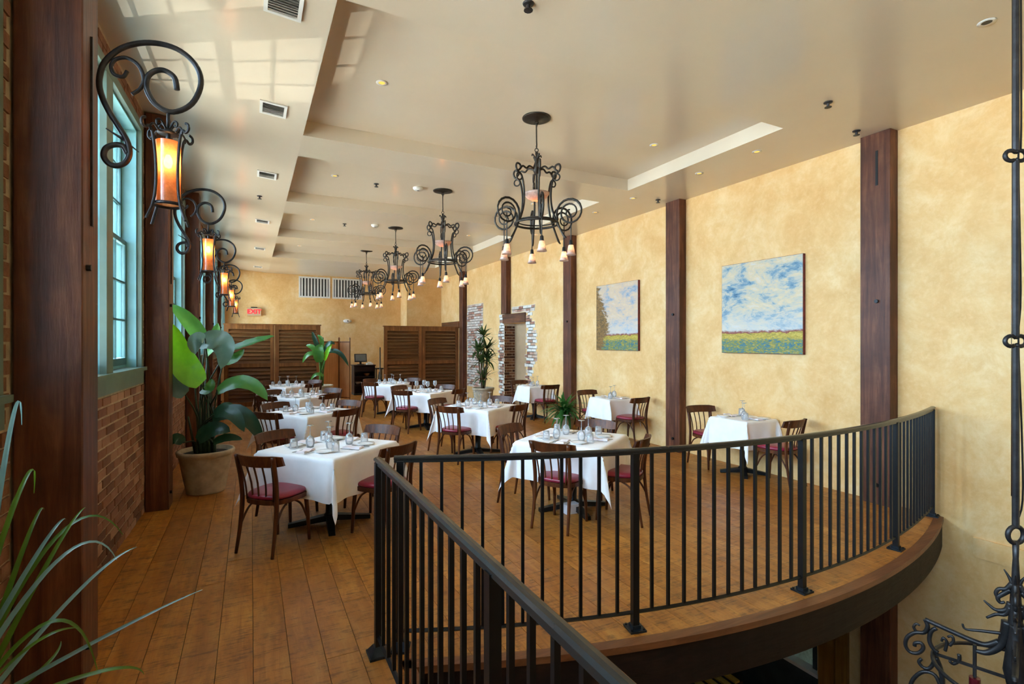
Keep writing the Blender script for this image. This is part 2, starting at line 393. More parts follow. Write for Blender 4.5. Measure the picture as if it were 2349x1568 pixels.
# ---- windows of the left wall
for wi, yc in enumerate(BAYS):
    H = half(yc); near = wi < 3
    wn = thing('window_%d' % (wi+1), None, None, kind='structure')
    fr = MB()       # casing on the face + apron sill
    for a, b in ((yc-H-.06, yc-H+.015), (yc+H-.015, yc+H+.06)): sk(fr, -.02, .022, a, b, SILL, HEAD+.06)
    sk(fr, -.02, .022, yc-.09, yc+.09, SILL, HEAD); sk(fr, -.02, .024, yc-H-.06, yc+H+.06, HEAD-.015, HEAD+.065)
    fr.build('casing', M['sage_paint'], wn)
    st = MB(); sk(st, -.13, .05, yc-H-.08, yc+H+.08, SILL-.03, SILL+.004); sk(st, 0, .026, yc-H-.06, yc+H+.06, SILL-.15, SILL-.03)
    st.build('window_sill', M['sage_paint'], wn)
    jb = MB()
    for a, b in ((yc-H, yc-H+.03), (yc+H-.03, yc+H), (yc-.075, yc+.075)): sk(jb, -.20, -.018, a, b, SILL, HEAD)
    sk(jb, -.20, -.018, yc-H, yc+H, HEAD-.03, HEAD); sk(jb, -.20, -.10, yc-H, yc+H, SILL-.01, SILL+.03)
    jb.build('jamb', M['teal_paint'], wn)
    for a, b in ((yc-H+.03, yc-.075), (yc+.075, yc+H-.03)):
        for lo, (z0, z1) in ((1, (SILL+.03, MID+.02)), (0, (MID-.02, HEAD-.03))):
            o0 = -.125 if lo else -.16; o1 = o0 + .032
            sh = MB(); sw = .042
            sk(sh, o0, o1, a, a+sw, z0, z1); sk(sh, o0, o1, b-sw, b, z0, z1)
            sk(sh, o0, o1, a+sw, b-sw, z0, z0+sw+(.02 if lo else 0)); sk(sh, o0, o1, a+sw, b-sw, z1-sw, z1)
            so = sh.build('sash', M['muntin_paint'], wn)
            ya, yb, za, zb = a+sw, b-sw, z0+sw+(.02 if lo else 0), z1-sw
            for i in (1, 2):
                y = ya + (yb-ya)*i/3; m = MB(); sk(m, o0+.004, o1-.004, y-.009, y+.009, za, zb); m.build('muntin', M['muntin_paint'], so)
                z = za + (zb-za)*i/3; m = MB(); sk(m, o0+.005, o1-.005, ya, yb, z-.009, z+.009); m.build('muntin', M['muntin_paint'], so)
            if near:
                for i in range(3):
                    for j in range(3):
                        m = MB(); yy = [ya + (yb-ya)*q/3 for q in (i, i+1)]; zz = [za + (zb-za)*q/3 for q in (j, j+1)]
                        sk(m, o0+.014, o0+.018, yy[0]+.009, yy[1]-.009, zz[0]+.009, zz[1]-.009); m.build('pane', M['pane_glass'], so)
            else:
                m = MB(); sk(m, o0+.014, o0+.018, ya, yb, za, zb); m.build('pane', M['pane_glass'], so)
    pl = bpy.data.lights.new('window_daylight', 'AREA'); pl.shape = 'RECTANGLE'; pl.size = 2*H; pl.size_y = HEAD-SILL; pl.cycles.is_portal = True
    po = bpy.data.objects.new('window_daylight', pl); COL.objects.link(po); po.location = (xw(yc)-.30, yc, (SILL+HEAD)/2); po.rotation_euler = (math.radians(90), 0, math.radians(-90)+ANG)
# ---- plaster wall on the other side, with a niche and a lower window
mb = MB()
for a in ((Y0,3.72,-3.8,4.3), (3.72,5.9,-3.8,-2.22), (3.72,5.9,-.7,4.3), (5.9,10.85,-3.8,4.3), (10.85,12.09,-3.8,0), (10.85,12.09,2.16,4.3), (12.09,Y1,-3.8,4.3)):
    mb.box(RX, RX+.5, *a)
wr = tag(mb.build('wall_right', M['plaster']), kind='structure')
MB().box(6.25, 6.42, 10.85, 12.09, 0, 2.16).build('niche_panel', M['beige_panel'], wr)
def patch(y0, y1, z0, z1, matn, mort, ragged, keep=lambda y, z: True):
    fullm = MB().box(-.005,.005,-.1,.1,-.03,.03).mesh('brick', M[matn]); mo = MB(); r = 0; z = z0
    while z < z1:
        y = y0 - (.105 if r % 2 else 0) - random.random()*ragged
        ye = y1 + random.uniform(-1, 1)*ragged
        while y < ye - .05:
            L = min(.2, ye - y); yy = max(y, y0 - ragged); L -= yy - y
            if L > .05 and keep(yy + L/2, z):
                o = link('brick', fullm, wr, (RX-.004, yy + L/2, z + .034)); o.scale = (random.uniform(.7,1.6), L/.2, random.uniform(.9,1))
                mo.box(RX-.006, RX+.01, yy-.014, yy+L+.014, z-.008, z+.076)
            y += .214
        z += .072; r += 1
    mo.build('mortar_bed', M[mort], wr)
patch(10.42, 10.84, .3, 2.40, 'white_brick', 'white_mortar', .10, lambda y, z: y > 10.48 + .16*math.sin(z*3.1))
patch(12.10, 12.36, .1, 2.34, 'white_brick', 'white_mortar', .06)
patch(10.50, 11.64, 2.42, 2.52, 'white_brick', 'white_mortar', .08)
patch(13.45, 14.6, .35, 2.78, 'pink_brick', 'white_mortar', .03)
# brown brick jamb of the niche (faces the railing)
jm = MB().box(-.075,.075,-.006,.006,-.03,.03).mesh('brick', M['jamb_brick']); mo = MB().box(RX, 6.25, 12.084, 12.095, 0, 2.16)
z = .02; r = 0
while z < 2.1:
    xs = [(RX+.003, .158), (RX+.169, .158)] if r % 2 else [(RX+.003, .072), (RX+.090, .150), (RX+.256, .070)]
    for x, L in xs:
        o = link('brick', jm, wr, (x+L/2, 12.082, z+.034)); o.scale = (L/.15, random.uniform(.6,1.5), random.uniform(.9,1))
    z += .072; r += 1
mo.build('mortar_bed', M['white_mortar'], wr)
# ledge band just under the floor level
for i in range(9):
    y = 2.26 - i*.52
    MB().box(RX-.022-random.random()*.006, RX+.01, y-.508, y, -.285, -.115+random.uniform(-.006,.006)).build('ledge_block', M['plaster'], wr)
tag(MB().box(RX-.02, RX+.02, 3.0, 6.2, -3.8, -2.24).build('trim_5', M['dark_panel']), kind='structure')
wn = thing('window_9', None, None, kind='structure')
MB().box(RX+.1, RX+.11, 3.72, 5.9, -2.22, -.7).build('pane', M['frosted'], wn)
MB().box(RX-.03, RX+.12, 3.70, 5.92, -2.25, -2.21).build('window_sill', M['white_metal'], wn)
b = MB()
for y in (3.76, 4.9): b.box(RX+.05, RX+.09, y, y+.05, -2.22, -.7)
b.build('mullion', M['dark_panel'], wn)
b = MB(); b.box(RX-.04, RX, 3.36, 3.49, -3.8, -.7); b.box(RX-.05, RX, 3.51, 3.68, -3.8, -.7)
b.build('casing', M['yellow_wood'], wn)
# ---- back and front walls, lower storey
mb = MB(); mb.box(-1.5, 4.70, BY, BY+.4, -3.8, 4.3); mb.box(4.70, 6.4, 17.03, BY+.4, -3.8, 4.3)
tag(mb.build('wall_back', M['plaster']), kind='structure')
tag(MB().box(-1.6, 6.4, Y0-.3, Y0, -3.8, 4.3).build('wall_front', M['plaster']), kind='structure')
tag(MB().box(-1.6, 6.4, Y0, BY, -4.0, -3.8).build('floor_lower', M['nosing_wood']), kind='structure')
tag(MB().box(-40, -1.6, -40, 60, -4.3, -4.1).build('ground', M['concrete']), kind='structure')
# ---- upper floor: slab, planks, nosing, fascia
N = 40; xs = [.70 + (RX - .70) * i / N for i in range(N+1)]
sl = MB(); sl.box(-1.02, .70, Y0, BY, -.27, -.02)
for i in range(N):
    a, c = xs[i], xs[i+1]
    sl.hexa([(a,edge(a)+.03,-.27),(c,edge(c)+.03,-.27),(c,BY,-.27),(a,BY,-.27),(a,edge(a)+.03,-.02),(c,edge(c)+.03,-.02),(c,BY,-.02),(a,BY,-.02)])
fl = tag(sl.build('floor', M['dark_slab']), kind='structure')
cols = [(-1.02 + .172*i, -1.02 + .172*(i+1)) for i in range(10)] + [(.70 + 5.22/29*i, .70 + 5.22/29*(i+1)) for i in range(29)]
g = .0005
for a, c in cols:
    if a < .69: y = -3.0 - random.random()*1.5; first = None
    else: y = None
    ya, yc_ = (y, y) if y is not None else (edge(a)+.075, edge(c)+.075)
    start = min(ya, yc_)
    yend = start + random.uniform(1.0, 3.2)
    while True:
        last = yend > BY - .6
        ye = BY if last else yend
        cx, cy = (a+c)/2, (ya+ye)/2
        P = [(a+g-cx,ya+g-cy,-.02),(c-g-cx,yc_+g-cy,-.02),(c-g-cx,ye-g-cy,-.02),(a+g-cx,ye-g-cy,-.02)]
        q = .0010
        T = [(P[0][0]+q,P[0][1]+q,0),(P[1][0]-q,P[1][1]+q,0),(P[2][0]-q,P[2][1]-q,0),(P[3][0]+q,P[3][1]-q,0)]
        T = [(p[0],p[1],-.0002) for p in T]
        MB().hexa(P+T).build('plank', M['floor'], fl, loc=(cx,cy,0))
        if last: break
        ya = yc_ = ye; yend = ye + random.uniform(2.2, 3.4)
def strip(d0, d1, z0, z1):
    b = MB()
    for i in range(N):
        a, c = xs[i], xs[i+1]
        b.hexa([(a,edge(a)+d0,z0),(c,edge(c)+d0,z0),(c,edge(c)+d1,z0),(a,edge(a)+d1,z0),(a,edge(a)+d0,z1),(c,edge(c)+d0,z1),(c,edge(c)+d1,z1),(a,edge(a)+d1,z1)])
    return b
b = strip(0, .074, -.035, .003); b.box(.702, .76, Y0, edge(.75)+.074, -.035, .003); tag(b.build('trim_1', M['nosing_wood']), kind='structure')
b = strip(.012, .05, -.28, -.035); b.box(.70, .745, Y0, edge(.75)+.05, -.28, -.035); tag(b.build('trim_2', M['dark_wood']), kind='structure')
# ---- ceiling with four coffers
TX0, TX1 = .49, 4.82
TRAYS = [(3.38,5.79), (6.46,8.62), (9.40,11.54), (12.38,14.42)]
mb = MB()
def q(p): mb.add(p, [(0,1,2,3)])
yb = [Y0-.2] + [v for t in TRAYS for v in t] + [BY+.2]
for i in range(len(yb)-1):
    a, c = yb[i], yb[i+1]
    q([(-1.4,a,zc(-1.4)),(-1.4,c,zc(-1.4)),(TX0,c,CEIL),(TX0,a,CEIL)])
    q([(TX1,a,CEIL),(TX1,c,CEIL),(6.4,c,CEIL),(6.4,a,CEIL)])
    if i % 2 == 0: q([(TX0,a,CEIL),(TX0,c,CEIL),(TX1,c,CEIL),(TX1,a,CEIL)])
    else:
        q([(TX0,a,TRAY),(TX0,c,TRAY),(TX1,c,TRAY),(TX1,a,TRAY)])
        q([(TX0,a,CEIL),(TX0,c,CEIL),(TX0,c,TRAY),(TX0,a,TRAY)]); q([(TX1,a,CEIL),(TX1,a,TRAY),(TX1,c,TRAY),(TX1,c,CEIL)])
        q([(TX0,a,CEIL),(TX0,a,TRAY),(TX1,a,TRAY),(TX1,a,CEIL)]); q([(TX0,c,CEIL),(TX1,c,CEIL),(TX1,c,TRAY),(TX0,c,TRAY)])
tag(mb.build('ceiling', M['ceiling']), kind='structure')
# ---- timber posts
LF = [-.73, -.73, -.70, -.69, -.68]           # room face of the posts on the window wall
LY = [3.18, 6.14, 9.09, 12.04, 14.97]
ORD = ['first','second','third','fourth','fifth']
for i in range(5):
    a, c = LY[i], LY[i] + .28; x0 = xw(a) + .013
    t = thing('timber_post', 'dark timber post against the brick window wall, %s from the spiky potted plant' % ORD[i], 'post', (LF[i]-.13, a+.14, 0))
    m = MB().cham(x0-LF[i]+.13, .13, -.14, .14, 0, zc(LF[i])-.002, .006); m.build('shaft', M['post_wood'], t)
    for z in (.16, 2.05):
        MB().tube([(.128,-.08,z),(.150,-.08,z)], .016, 6).build('bolt', M['black_steel'], t)
RY = [2.88, 5.75, 8.70, 11.66, 14.65]
RN = ['beside the curved railing end', 'between the two landscape paintings', 'behind the bushy fern', 'ending on the niche lintel', 'at the end of the louvered screen']
for i in range(5):
    zb = 2.402 if i == 3 else .001
    t = thing('timber_post', 'dark timber post on the yellow plaster wall, ' + RN[i], 'post', (RX-.072, RY[i]+.145, zb))
    MB().cham(-.07, .07, -.145, .145, 0, CEIL-zb-.002, .006).build('shaft', M['post_wood'], t)
    if i == 0: MB().box(-.073, -.069, -.03, -.006, 3.30, 3.66).build('slot', M['black_steel'], t)
    if i < 3:
        for z in (.20, 2.10):
            MB().tube([(-.072,-.02,z),(-.092,-.02,z)], .02, 6).build('bolt', M['black_steel'], t)
t = thing('timber_post', 'dark timber post on the lower storey under the curved floor edge', 'post', (RX-.072, 2.88+.145, -3.8))
MB().cham(-.07, .07, -.145, .145, 0, 3.51, .006).build('shaft', M['post_wood'], t)
t = tag(MB().box(RX-.03, RX+.2, 10.85, 12.09, 2.162, 2.398).build('lintel', M['lintel_wood']), 'brown timber lintel over the brick niche', 'lintel')
t = tag(MB().box(RX-.03, RX+.02, 15.3, 16.9, 2.12, 2.34).build('lintel', M['lintel_wood']), 'brown timber lintel showing above the louvered screen by the back corner', 'lintel')
# ================================================================== IRONWORK: RAILINGS, LAMPS
def baluster_mesh(h0, h1): return MB().box(-.0085,.0085,-.0085,.0085,h0,h1).mesh('baluster', M['black_steel'])
HR = 1.06
def handrail(pts, parent):
    """moulded cap: rounded top over a narrower channel"""
    prof = [(a*.8, b*.72) for a, b in [(-.018,-.03),(.018,-.03),(.018,-.008),(.027,-.004),(.027,.008),(.016,.018),(0,.021),(-.016,.018),(-.027,.008),(-.027,-.004),(-.018,-.008)]]
    n = len(prof); b = MB(); vs = []
    for i, p in enumerate(pts):
        a = pts[max(i-1,0)]; c = pts[min(i+1,len(pts)-1)]; d = Vector((c[0]-a[0], c[1]-a[1])).normalized()
        for s, z in prof: vs.append((p[0] - d.y*s, p[1] + d.x*s, HR - .015 + z))
    fs = [(i*n+k, i*n+(k+1)%n, (i+1)*n+(k+1)%n, (i+1)*n+k) for i in range(len(pts)-1) for k in range(n)]
    fs += [tuple(range(n-1,-1,-1)), tuple((len(pts)-1)*n+k for k in range(n))]
    return b.add(vs, fs).build('handrail', M['rail_steel'], parent)
def foot(parent, x, y, z0=.003, ang=0, s=.05, flat=False):
    Mx = Matrix.Translation((x, y, z0)) @ Matrix.Rotation(ang, 4, 'Z')
    b = MB().box(-s,s,-s,s,0,.012, Mx); k = s*.92; q = .024
    if flat:
        b.box(-.026,.026,-.026,.026,.012,.03, Mx); b.build('foot_plate', M['plate_steel'], parent)
        for sx, sy in ((-1,-1),(1,-1),(-1,1),(1,1)): MB().tube([(sx*s*.75,sy*s*.75,.012),(sx*s*.75,sy*s*.75,.019)], .007, 6, Mx).build('bolt', M['black_steel'], parent)
        return
    b.add([(-k,-k,.012),(k,-k,.012),(k,k,.012),(-k,k,.012),(-q,-q,.05),(q,-q,.05),(q,q,.05),(-q,q,.05)], [(4,5,6,7),(0,1,5,4),(1,2,6,5),(2,3,7,6),(3,0,4,7)], Mx)
    b.build('foot_plate', M['plate_steel'], parent)
BAL = baluster_mesh(.11, HR-.03)
# curved railing
rl = thing('curved_railing', 'black steel balustrade curving along the floor edge to the yellow wall', 'railing', (.73, railc(.73), .0))
rl.location = (0,0,0)
cx = [.70 + (5.885-.70)*i/60 for i in range(61)]
handrail([(x, railc(x)) for x in cx], rl)
MB().tube([(x, railc(x), .10) for x in cx], .0125, 4).build('bottom_rail', M['black_steel'], rl)
L = [0]
for i in range(600): 
    a = .73 + 5.13*i/600; c = .73 + 5.13*(i+1)/600; L.append(L[-1] + math.hypot(c-a, railc(c)-railc(a)))
def xs_at(s):
    import bisect
    i = min(max(bisect.bisect(L, s)-1, 0), 599); f = (s-L[i])/(L[i+1]-L[i]); return .73 + 5.13*(i+f)/600
posts = [0, None, None, None, L[-1]]
def s_of(x): return L[int(round((x-.73)/5.13*600))]
posts = [0, s_of(2.0), s_of(3.31), s_of(4.66), L[-1]]
for j, s in enumerate(posts):
    x = xs_at(s); an = math.atan((railc(x+.01)-railc(x-.01))/.02)
    MB().box(-.019,.019,-.019,.019,.02,HR-.03, Matrix.Translation((x,railc(x),0)) @ Matrix.Rotation(an,4,'Z')).build('post', M['black_steel'], rl)
    foot(rl, x, railc(x), .001, an, .05, j > 0)
    if j < 4:
        n = 11 if j < 2 else 12
        for q in range(1, n+1):
            xx = xs_at(s + (posts[j+1]-s)*q/(n+1)); an2 = math.atan((railc(xx+.01)-railc(xx-.01))/.02)
            link('baluster', BAL, rl, (xx, railc(xx), 0), (0,0,an2))
# straight railing beside the walkway
r2 = thing('straight_railing', 'black steel balustrade running straight beside the walkway', 'railing')
handrail([(.612, 2.80), (.612, -3.2)], r2)
MB().tube([(.612, 2.78, .10), (.612, -3.2, .10)], .0125, 4).build('bottom_rail', M['black_steel'], r2)
py = [2.78, 1.32, -.14, -1.6, -3.06]
for j, y in enumerate(py):
    MB().box(.612-.019,.612+.019,y-.019,y+.019,.05,HR-.03).build('post', M['black_steel'], r2); foot(r2, .612, y, .001, 0, .055)
    if j < 4:
        for q in range(1, 13): link('baluster', BAL, r2, (.612, y - 1.46*q/13, 0))

# ---- wall lanterns on scroll brackets
def pl(px, py): 
    v = atY(px, py, 3.32); return (v.x + .73, 0, v.z)
def make_sconce(label):
    t = thing('wall_lantern', label, 'lantern', (LF[0], 3.32, 0), 0, 'scroll bracket lanterns on the window posts')
    main = [(293,352),(282,335),(262,332),(243,340),(238,358),(250,375),(268,380),(288,372),(297,352),(292,325),(275,295),(250,255),(232,215),(228,180),(242,140),(285,108),(345,98),(405,112),(448,148),(461,192),(440,238),(397,257),(358,240),(337,205),(338,178),(355,163),(378,162),(400,178),(406,206)]
    MB().tube(smooth_path([pl(*p) for p in main], 5), .0145, 8).build('bracket', M['iron'], t, True)
    sm = [(303,216),(322,203),(330,180),(318,150),(292,133),(266,136),(255,152),(262,170),(282,176),(292,163)]
    MB().tube(smooth_path([pl(*p) for p in sm], 5), .010, 8).build('inner_scroll', M['iron'], t, True)
    MB().tube([pl(243,294), pl(280,318), pl(319,349)], [.003,.007,.002], 6).build('spike', M['iron'], t)
    z0, z1 = pl(226,520)[2], pl(226,90)[2]
    MB().box(-.0005, .010, -.012, .012, z0, z1).build('back_plate', M['iron'], t)
    cxx = pl(386,300)[0]
    zt = pl(386,326)[2]; zb = pl(386,468)[2]; R = .058
    Mx = Matrix.Translation((cxx, 0, 0))
    b = MB(); b.tube([(cxx,0,pl(386,257)[2]),(cxx,0,zt+.055)], .008, 8)
    b.lathe([(.012,zt+.075),(.024,zt+.062),(.05,zt+.05),(.052,zt+.044),(.012,zt+.044)], 16, Mx)
    for a in range(4):
        Ra = Matrix.Translation((cxx,0,0)) @ Matrix.Rotation(math.pi/4 + a*math.pi/2, 4, 'Z')
        b.tube(smooth_path([(.012,0,zt+.07),(.04,0,zt+.105),(.065,0,zt+.095),(.06,0,zt+.075),(.048,0,zt+.083)],4), .006, 6, Ra)
    b.build('crown', M['iron'], t, True)
    for a in range(4):
        Ra = Matrix.Translation((cxx,0,0)) @ Matrix.Rotation(math.pi/4 + a*math.pi/2, 4, 'Z')
        u = [(.125,0,zt+.085),(.143,0,zt+.075),(.145,0,zt+.050),(.125,0,zt+.035),(.105,0,zt+.05),(.088,0,zt+.02),(.074,0,zt-.07),(.068,0,zt-.17),(.072,0,zb+.06),(.085,0,zb-.01),(.105,0,zb-.06),(.122,0,zb-.10)]
        MB().tube(smooth_path(u,4), .0075, 6, Ra).build('cage_bar', M['iron'], t, True)
        u = [(.052,0,zt+.046),(.08,0,zt+.07),(.10,0,zt+.05),(.098,0,zt+.028)]
        MB().tube(smooth_path(u,4), .006, 6, Ra).build('cage_scroll', M['iron'], t, True)
    ring = lambda z, r, w: MB().tube([(cxx+r*math.cos(a*math.pi/12), r*math.sin(a*math.pi/12), z) for a in range(24)], w, 6, closed=True)
    ring(zb-.004, .068, .009).build('bottom_ring', M['iron'], t, True)
    MB().lathe([(R,zb),(R,zt)], 28, Mx, closed=True).build('mica_shade', M['mica'], t, True)
    MB().lathe([(.001,zt-.145),(.016,zt-.135),(.021,zt-.11),(.016,zt-.085),(.010,zt-.07),(.001,zt-.068)], 12, Mx).build('bulb', M['sconce_bulb'], t, True)
    MB().tube([(cxx,0,zt-.07),(cxx,0,zt+.046)], .011, 8).build('socket', M['black_plastic'], t)
    return t
sc = make_sconce('amber-shaded iron scroll lantern on the first window post from the spiky plant')
for i in range(1, 5):
    c = copy_tree(sc); c.location = (LF[i], LY[i]+.14, 0)
    c['label'] = 'amber-shaded iron scroll lantern on the %s window post from the spiky plant' % ORD[i]

# ---- chandeliers in the coffers
def make_chandelier():
    t = thing('iron_chandelier', 'x', 'chandelier', (0,0,0), 0, 'scrolled iron chandeliers in the ceiling coffers')
    MB().lathe([(.001,0),(.15,0),(.148,-.010),(.12,-.018),(.03,-.026),(.012,-.04),(.001,-.04)], 28).build('canopy', M['bronze_iron'], t, True)
    hk = smooth_path([(-.012,0,-.095),(-.016,0,-.075),(0,0,-.055),(.014,0,-.07),(.010,0,-.1),(.006,0,-.16),(.0,0,-.24),(-.012,0,-.29),(0,0,-.315),(.016,0,-.30),(.014,0,-.28)],5)
    b = MB().tube(hk, .0075, 6)
    for z in (-.048, -.335):
        b.tube([(0, .018*math.cos(a*math.pi/8), z+.018*math.sin(a*math.pi/8)) for a in range(16)], .005, 6, closed=True)
    b.build('hook_rod', M['bronze_iron'], t, True)
    b = MB().lathe([(.001,-.345),(.016,-.36),(.012,-.40),(.03,-.43),(.018,-.455),(.034,-.50),(.042,-.53),(.03,-.565),(.001,-.59)], 14)
    for a in range(4):
        b.tube(smooth_path([(.012,0,-.45),(.03,0,-.40),(.05,0,-.385),(.056,0,-.405)],4), [.008]*12+[.003], 6, Matrix.Rotation(a*math.pi/2+.4,4,'Z'))
    b.build('hub', M['bronze_iron'], t, True)
    MB().tube([(0,0,-.58),(0,0,-.80)], .012, 8).build('stem', M['bronze_iron'], t)
    ring = lambda r, z, w: MB().tube([(r*math.cos(a*math.pi/18), r*math.sin(a*math.pi/18), z) for a in range(36)], w, 6, closed=True)
    ring(.225,-1.10,.012).build('ring', M['bronze_iron'], t, True)
    ring(.20,-1.075,.007).build('ring', M['bronze_iron'], t, True)
    MB().lathe([(.001,-.862),(.05,-.856),(.10,-.832),(.128,-.80),(.135,-.782),(.131,-.782),(.10,-.82),(.05,-.845),(.001,-.850)], 24).build('dish_shade', M['opal'], t, True)
    MB().lathe([(.001,-.84),(.02,-.83),(.022,-.81),(.01,-.79),(.001,-.79)], 10).build('bulb', M['dish_bulb'], t, True)
    for a in range(6):
        Ra = Matrix.Rotation(a*math.pi/3, 4, 'Z')
        up = [(.232,0,-.585),(.205,0,-.56),(.212,0,-.525),(.245,0,-.515),(.262,0,-.545),(.25,0,-.585),(.215,0,-.61),(.19,0,-.635),(.168,0,-.72),(.158,0,-.82),(.166,0,-.93),(.190,0,-1.02),(.225,0,-1.10),(.262,0,-1.18),(.30,0,-1.25),(.325,0,-1.275)]
        pp = smooth_path(up,4)
        MB().tube(pp, [.011]*(len(pp)-6)+[.012,.012,.011,.009,.007,.004], 6, Ra).build('upright', M['bronze_iron'], t, True)
        MB().tube([(.222+.034*math.cos(k*math.pi/8), 0, -.645+.034*math.sin(k*math.pi/8)) for k in range(16)], .008, 6, Ra, closed=True).build('scroll_ring', M['bronze_iron'], t, True)
        MB().tube(smooth_path([(.03,0,-.535),(.09,0,-.515),(.13,0,-.545),(.175,0,-.53),(.205,0,-.56)],4), .010, 6, Ra).build('top_arm', M['bronze_iron'], t, True)
        sp = [(.225,0,-1.10)]
        c0, z0 = .365, -1.015
        for k in range(40):
            f = k/39; an = math.radians(205 - f*830); rr = .125*(1-f)**.85 + .022
            sp.append((c0+rr*math.cos(an), 0, z0+rr*math.sin(an)))
        MB().tube(sp, [.012]*10+[.010]*15+[.008]*16, 6, Ra).build('spiral_arm', M['bronze_iron'], t, True)
        MB().tube([(c0+.01,0,z0-.02),(c0+.01,0,-1.30)], .006, 6, Ra).build('cord', M['bronze_iron'], t)
        Mx = Ra @ Matrix.Translation((c0+.01,0,0))
        sh = MB().lathe([(.018,-1.345),(.026,-1.355),(.032,-1.385),(.038,-1.42),(.050,-1.452),(.0485,-1.452),(.036,-1.42),(.030,-1.385),(.024,-1.357)], 18, Mx, closed=True).build('bell_shade', M['opal'], t, True)
        MB().lathe([(.006,-1.295),(.017,-1.305),(.020,-1.34),(.024,-1.352),(.001,-1.352)], 12, Mx).build('socket', M['black_plastic'], t, True)
        MB().lathe([(.001,-1.36),(.013,-1.372),(.016,-1.40),(.001,-1.425)], 10, Mx).build('bulb', M['bell_bulb'], sh, True)
    return t
CH = [(2.65,4.63,22), (2.64,7.52,12), (2.64,10.4,4), (2.64,13.36,-4)]
ch = make_chandelier()
for i, (x, y, bear) in enumerate(CH):
    o = ch if i == 0 else copy_tree(ch)
    o.location = (x, y, TRAY-.001); o.rotation_euler = (0,0,math.radians(90-bear))
    o['label'] = 'scrolled iron chandelier with pale bell shades, %s from the curved railing' % ORD[i]

# ---- the big atrium chandelier and its hanging rod
T = 2.2
def hp(px, py): return (((px-2330)/FPX)*T, CAMZ + T*(784-py)/FPX)
cc = at(2330, 784, T)
t = thing('wrought_iron_pendant', 'large wrought iron pendant with leafy scrolls hanging beyond the railing on a long rod', 'chandelier', (cc.x, cc.y, 0), -YAW)
rz = lambda py: hp(0, py)[1]
b = MB(); zt = CEIL
for a, c in ((zt, rz(345)), (rz(370), rz(770)), (rz(795), rz(1208))): b.tube([(0,0,a),(0,0,c)], .0125, 8)
b.build('rod', M['iron'], t)
MB().lathe([(.07,CEIL-.001),(.07,CEIL-.015),(.02,CEIL-.03),(.001,CEIL-.03)], 20).build('canopy', M['iron'], t, True)
for py in (357, 782):
    z = rz(py)
    for q in (-1, 1):
        MB().tube([(q*.020+.026*math.cos(a), .0, z+.022*math.sin(a)) for a in [math.radians(v) for v in range(40 if q<0 else -140, (320 if q<0 else 141), 20)]], .009, 6).build('hook', M['iron'], t, True)
z = rz(1226); MB().tube([(.034*math.cos(a*math.pi/10), 0, z+.036*math.sin(a*math.pi/10)) for a in range(20)], .010, 6, closed=True).build('link', M['iron'], t, True)
MB().tube(smooth_path([(.02,.0,zt-.02),(.024,0,2.6),(.012,0,2.48),(.022,0,1.9),(.012,0,1.69),(.026,0,1.3),(.03,0,1.0),(.0,0,.9)],4), .0035, 5).build('cable', M['black_plastic'], t)
MB().tube([(-.022,-.005,2.2),(-.024,-.005,1.02)], .0015, 5).build('wire', M['cutlery'], t)
b = MB(); b.tube([(0,0,rz(1240)),(0,0,rz(1280)),(0,0,rz(1300)),(0,0,rz(1340)),(0,0,rz(1400)),(0,0,rz(1500)),(0,0,rz(1540)),(0,0,rz(1600))], [.012,.010,.012,.015,.022,.034,.042,.02], 10)
b.build('stem', M['iron'], t, True)
def hq(px, py):      # radius and height of a point on the arm that stands square to the line of sight
    u = (px-1174.5)/FPX; r0 = T*(2330-1174.5)/FPX; rho = (r0-u*T)/(.7071*(1+u)); return (-rho, CAMZ + (T+.7071*rho)*(784-py)/FPX)
def prof(pts, r, Ra, name, taper=None):
    P = smooth_path([(hq(px,py)[0],0,hq(px,py)[1]) for px,py in pts], 4)
    n = len(P); rr = [r*(1-(taper or 0)*(i/(n-1))) for i in range(n)]
    MB().tube(P, rr, 6, Ra).build(name, M['iron'], t, True)
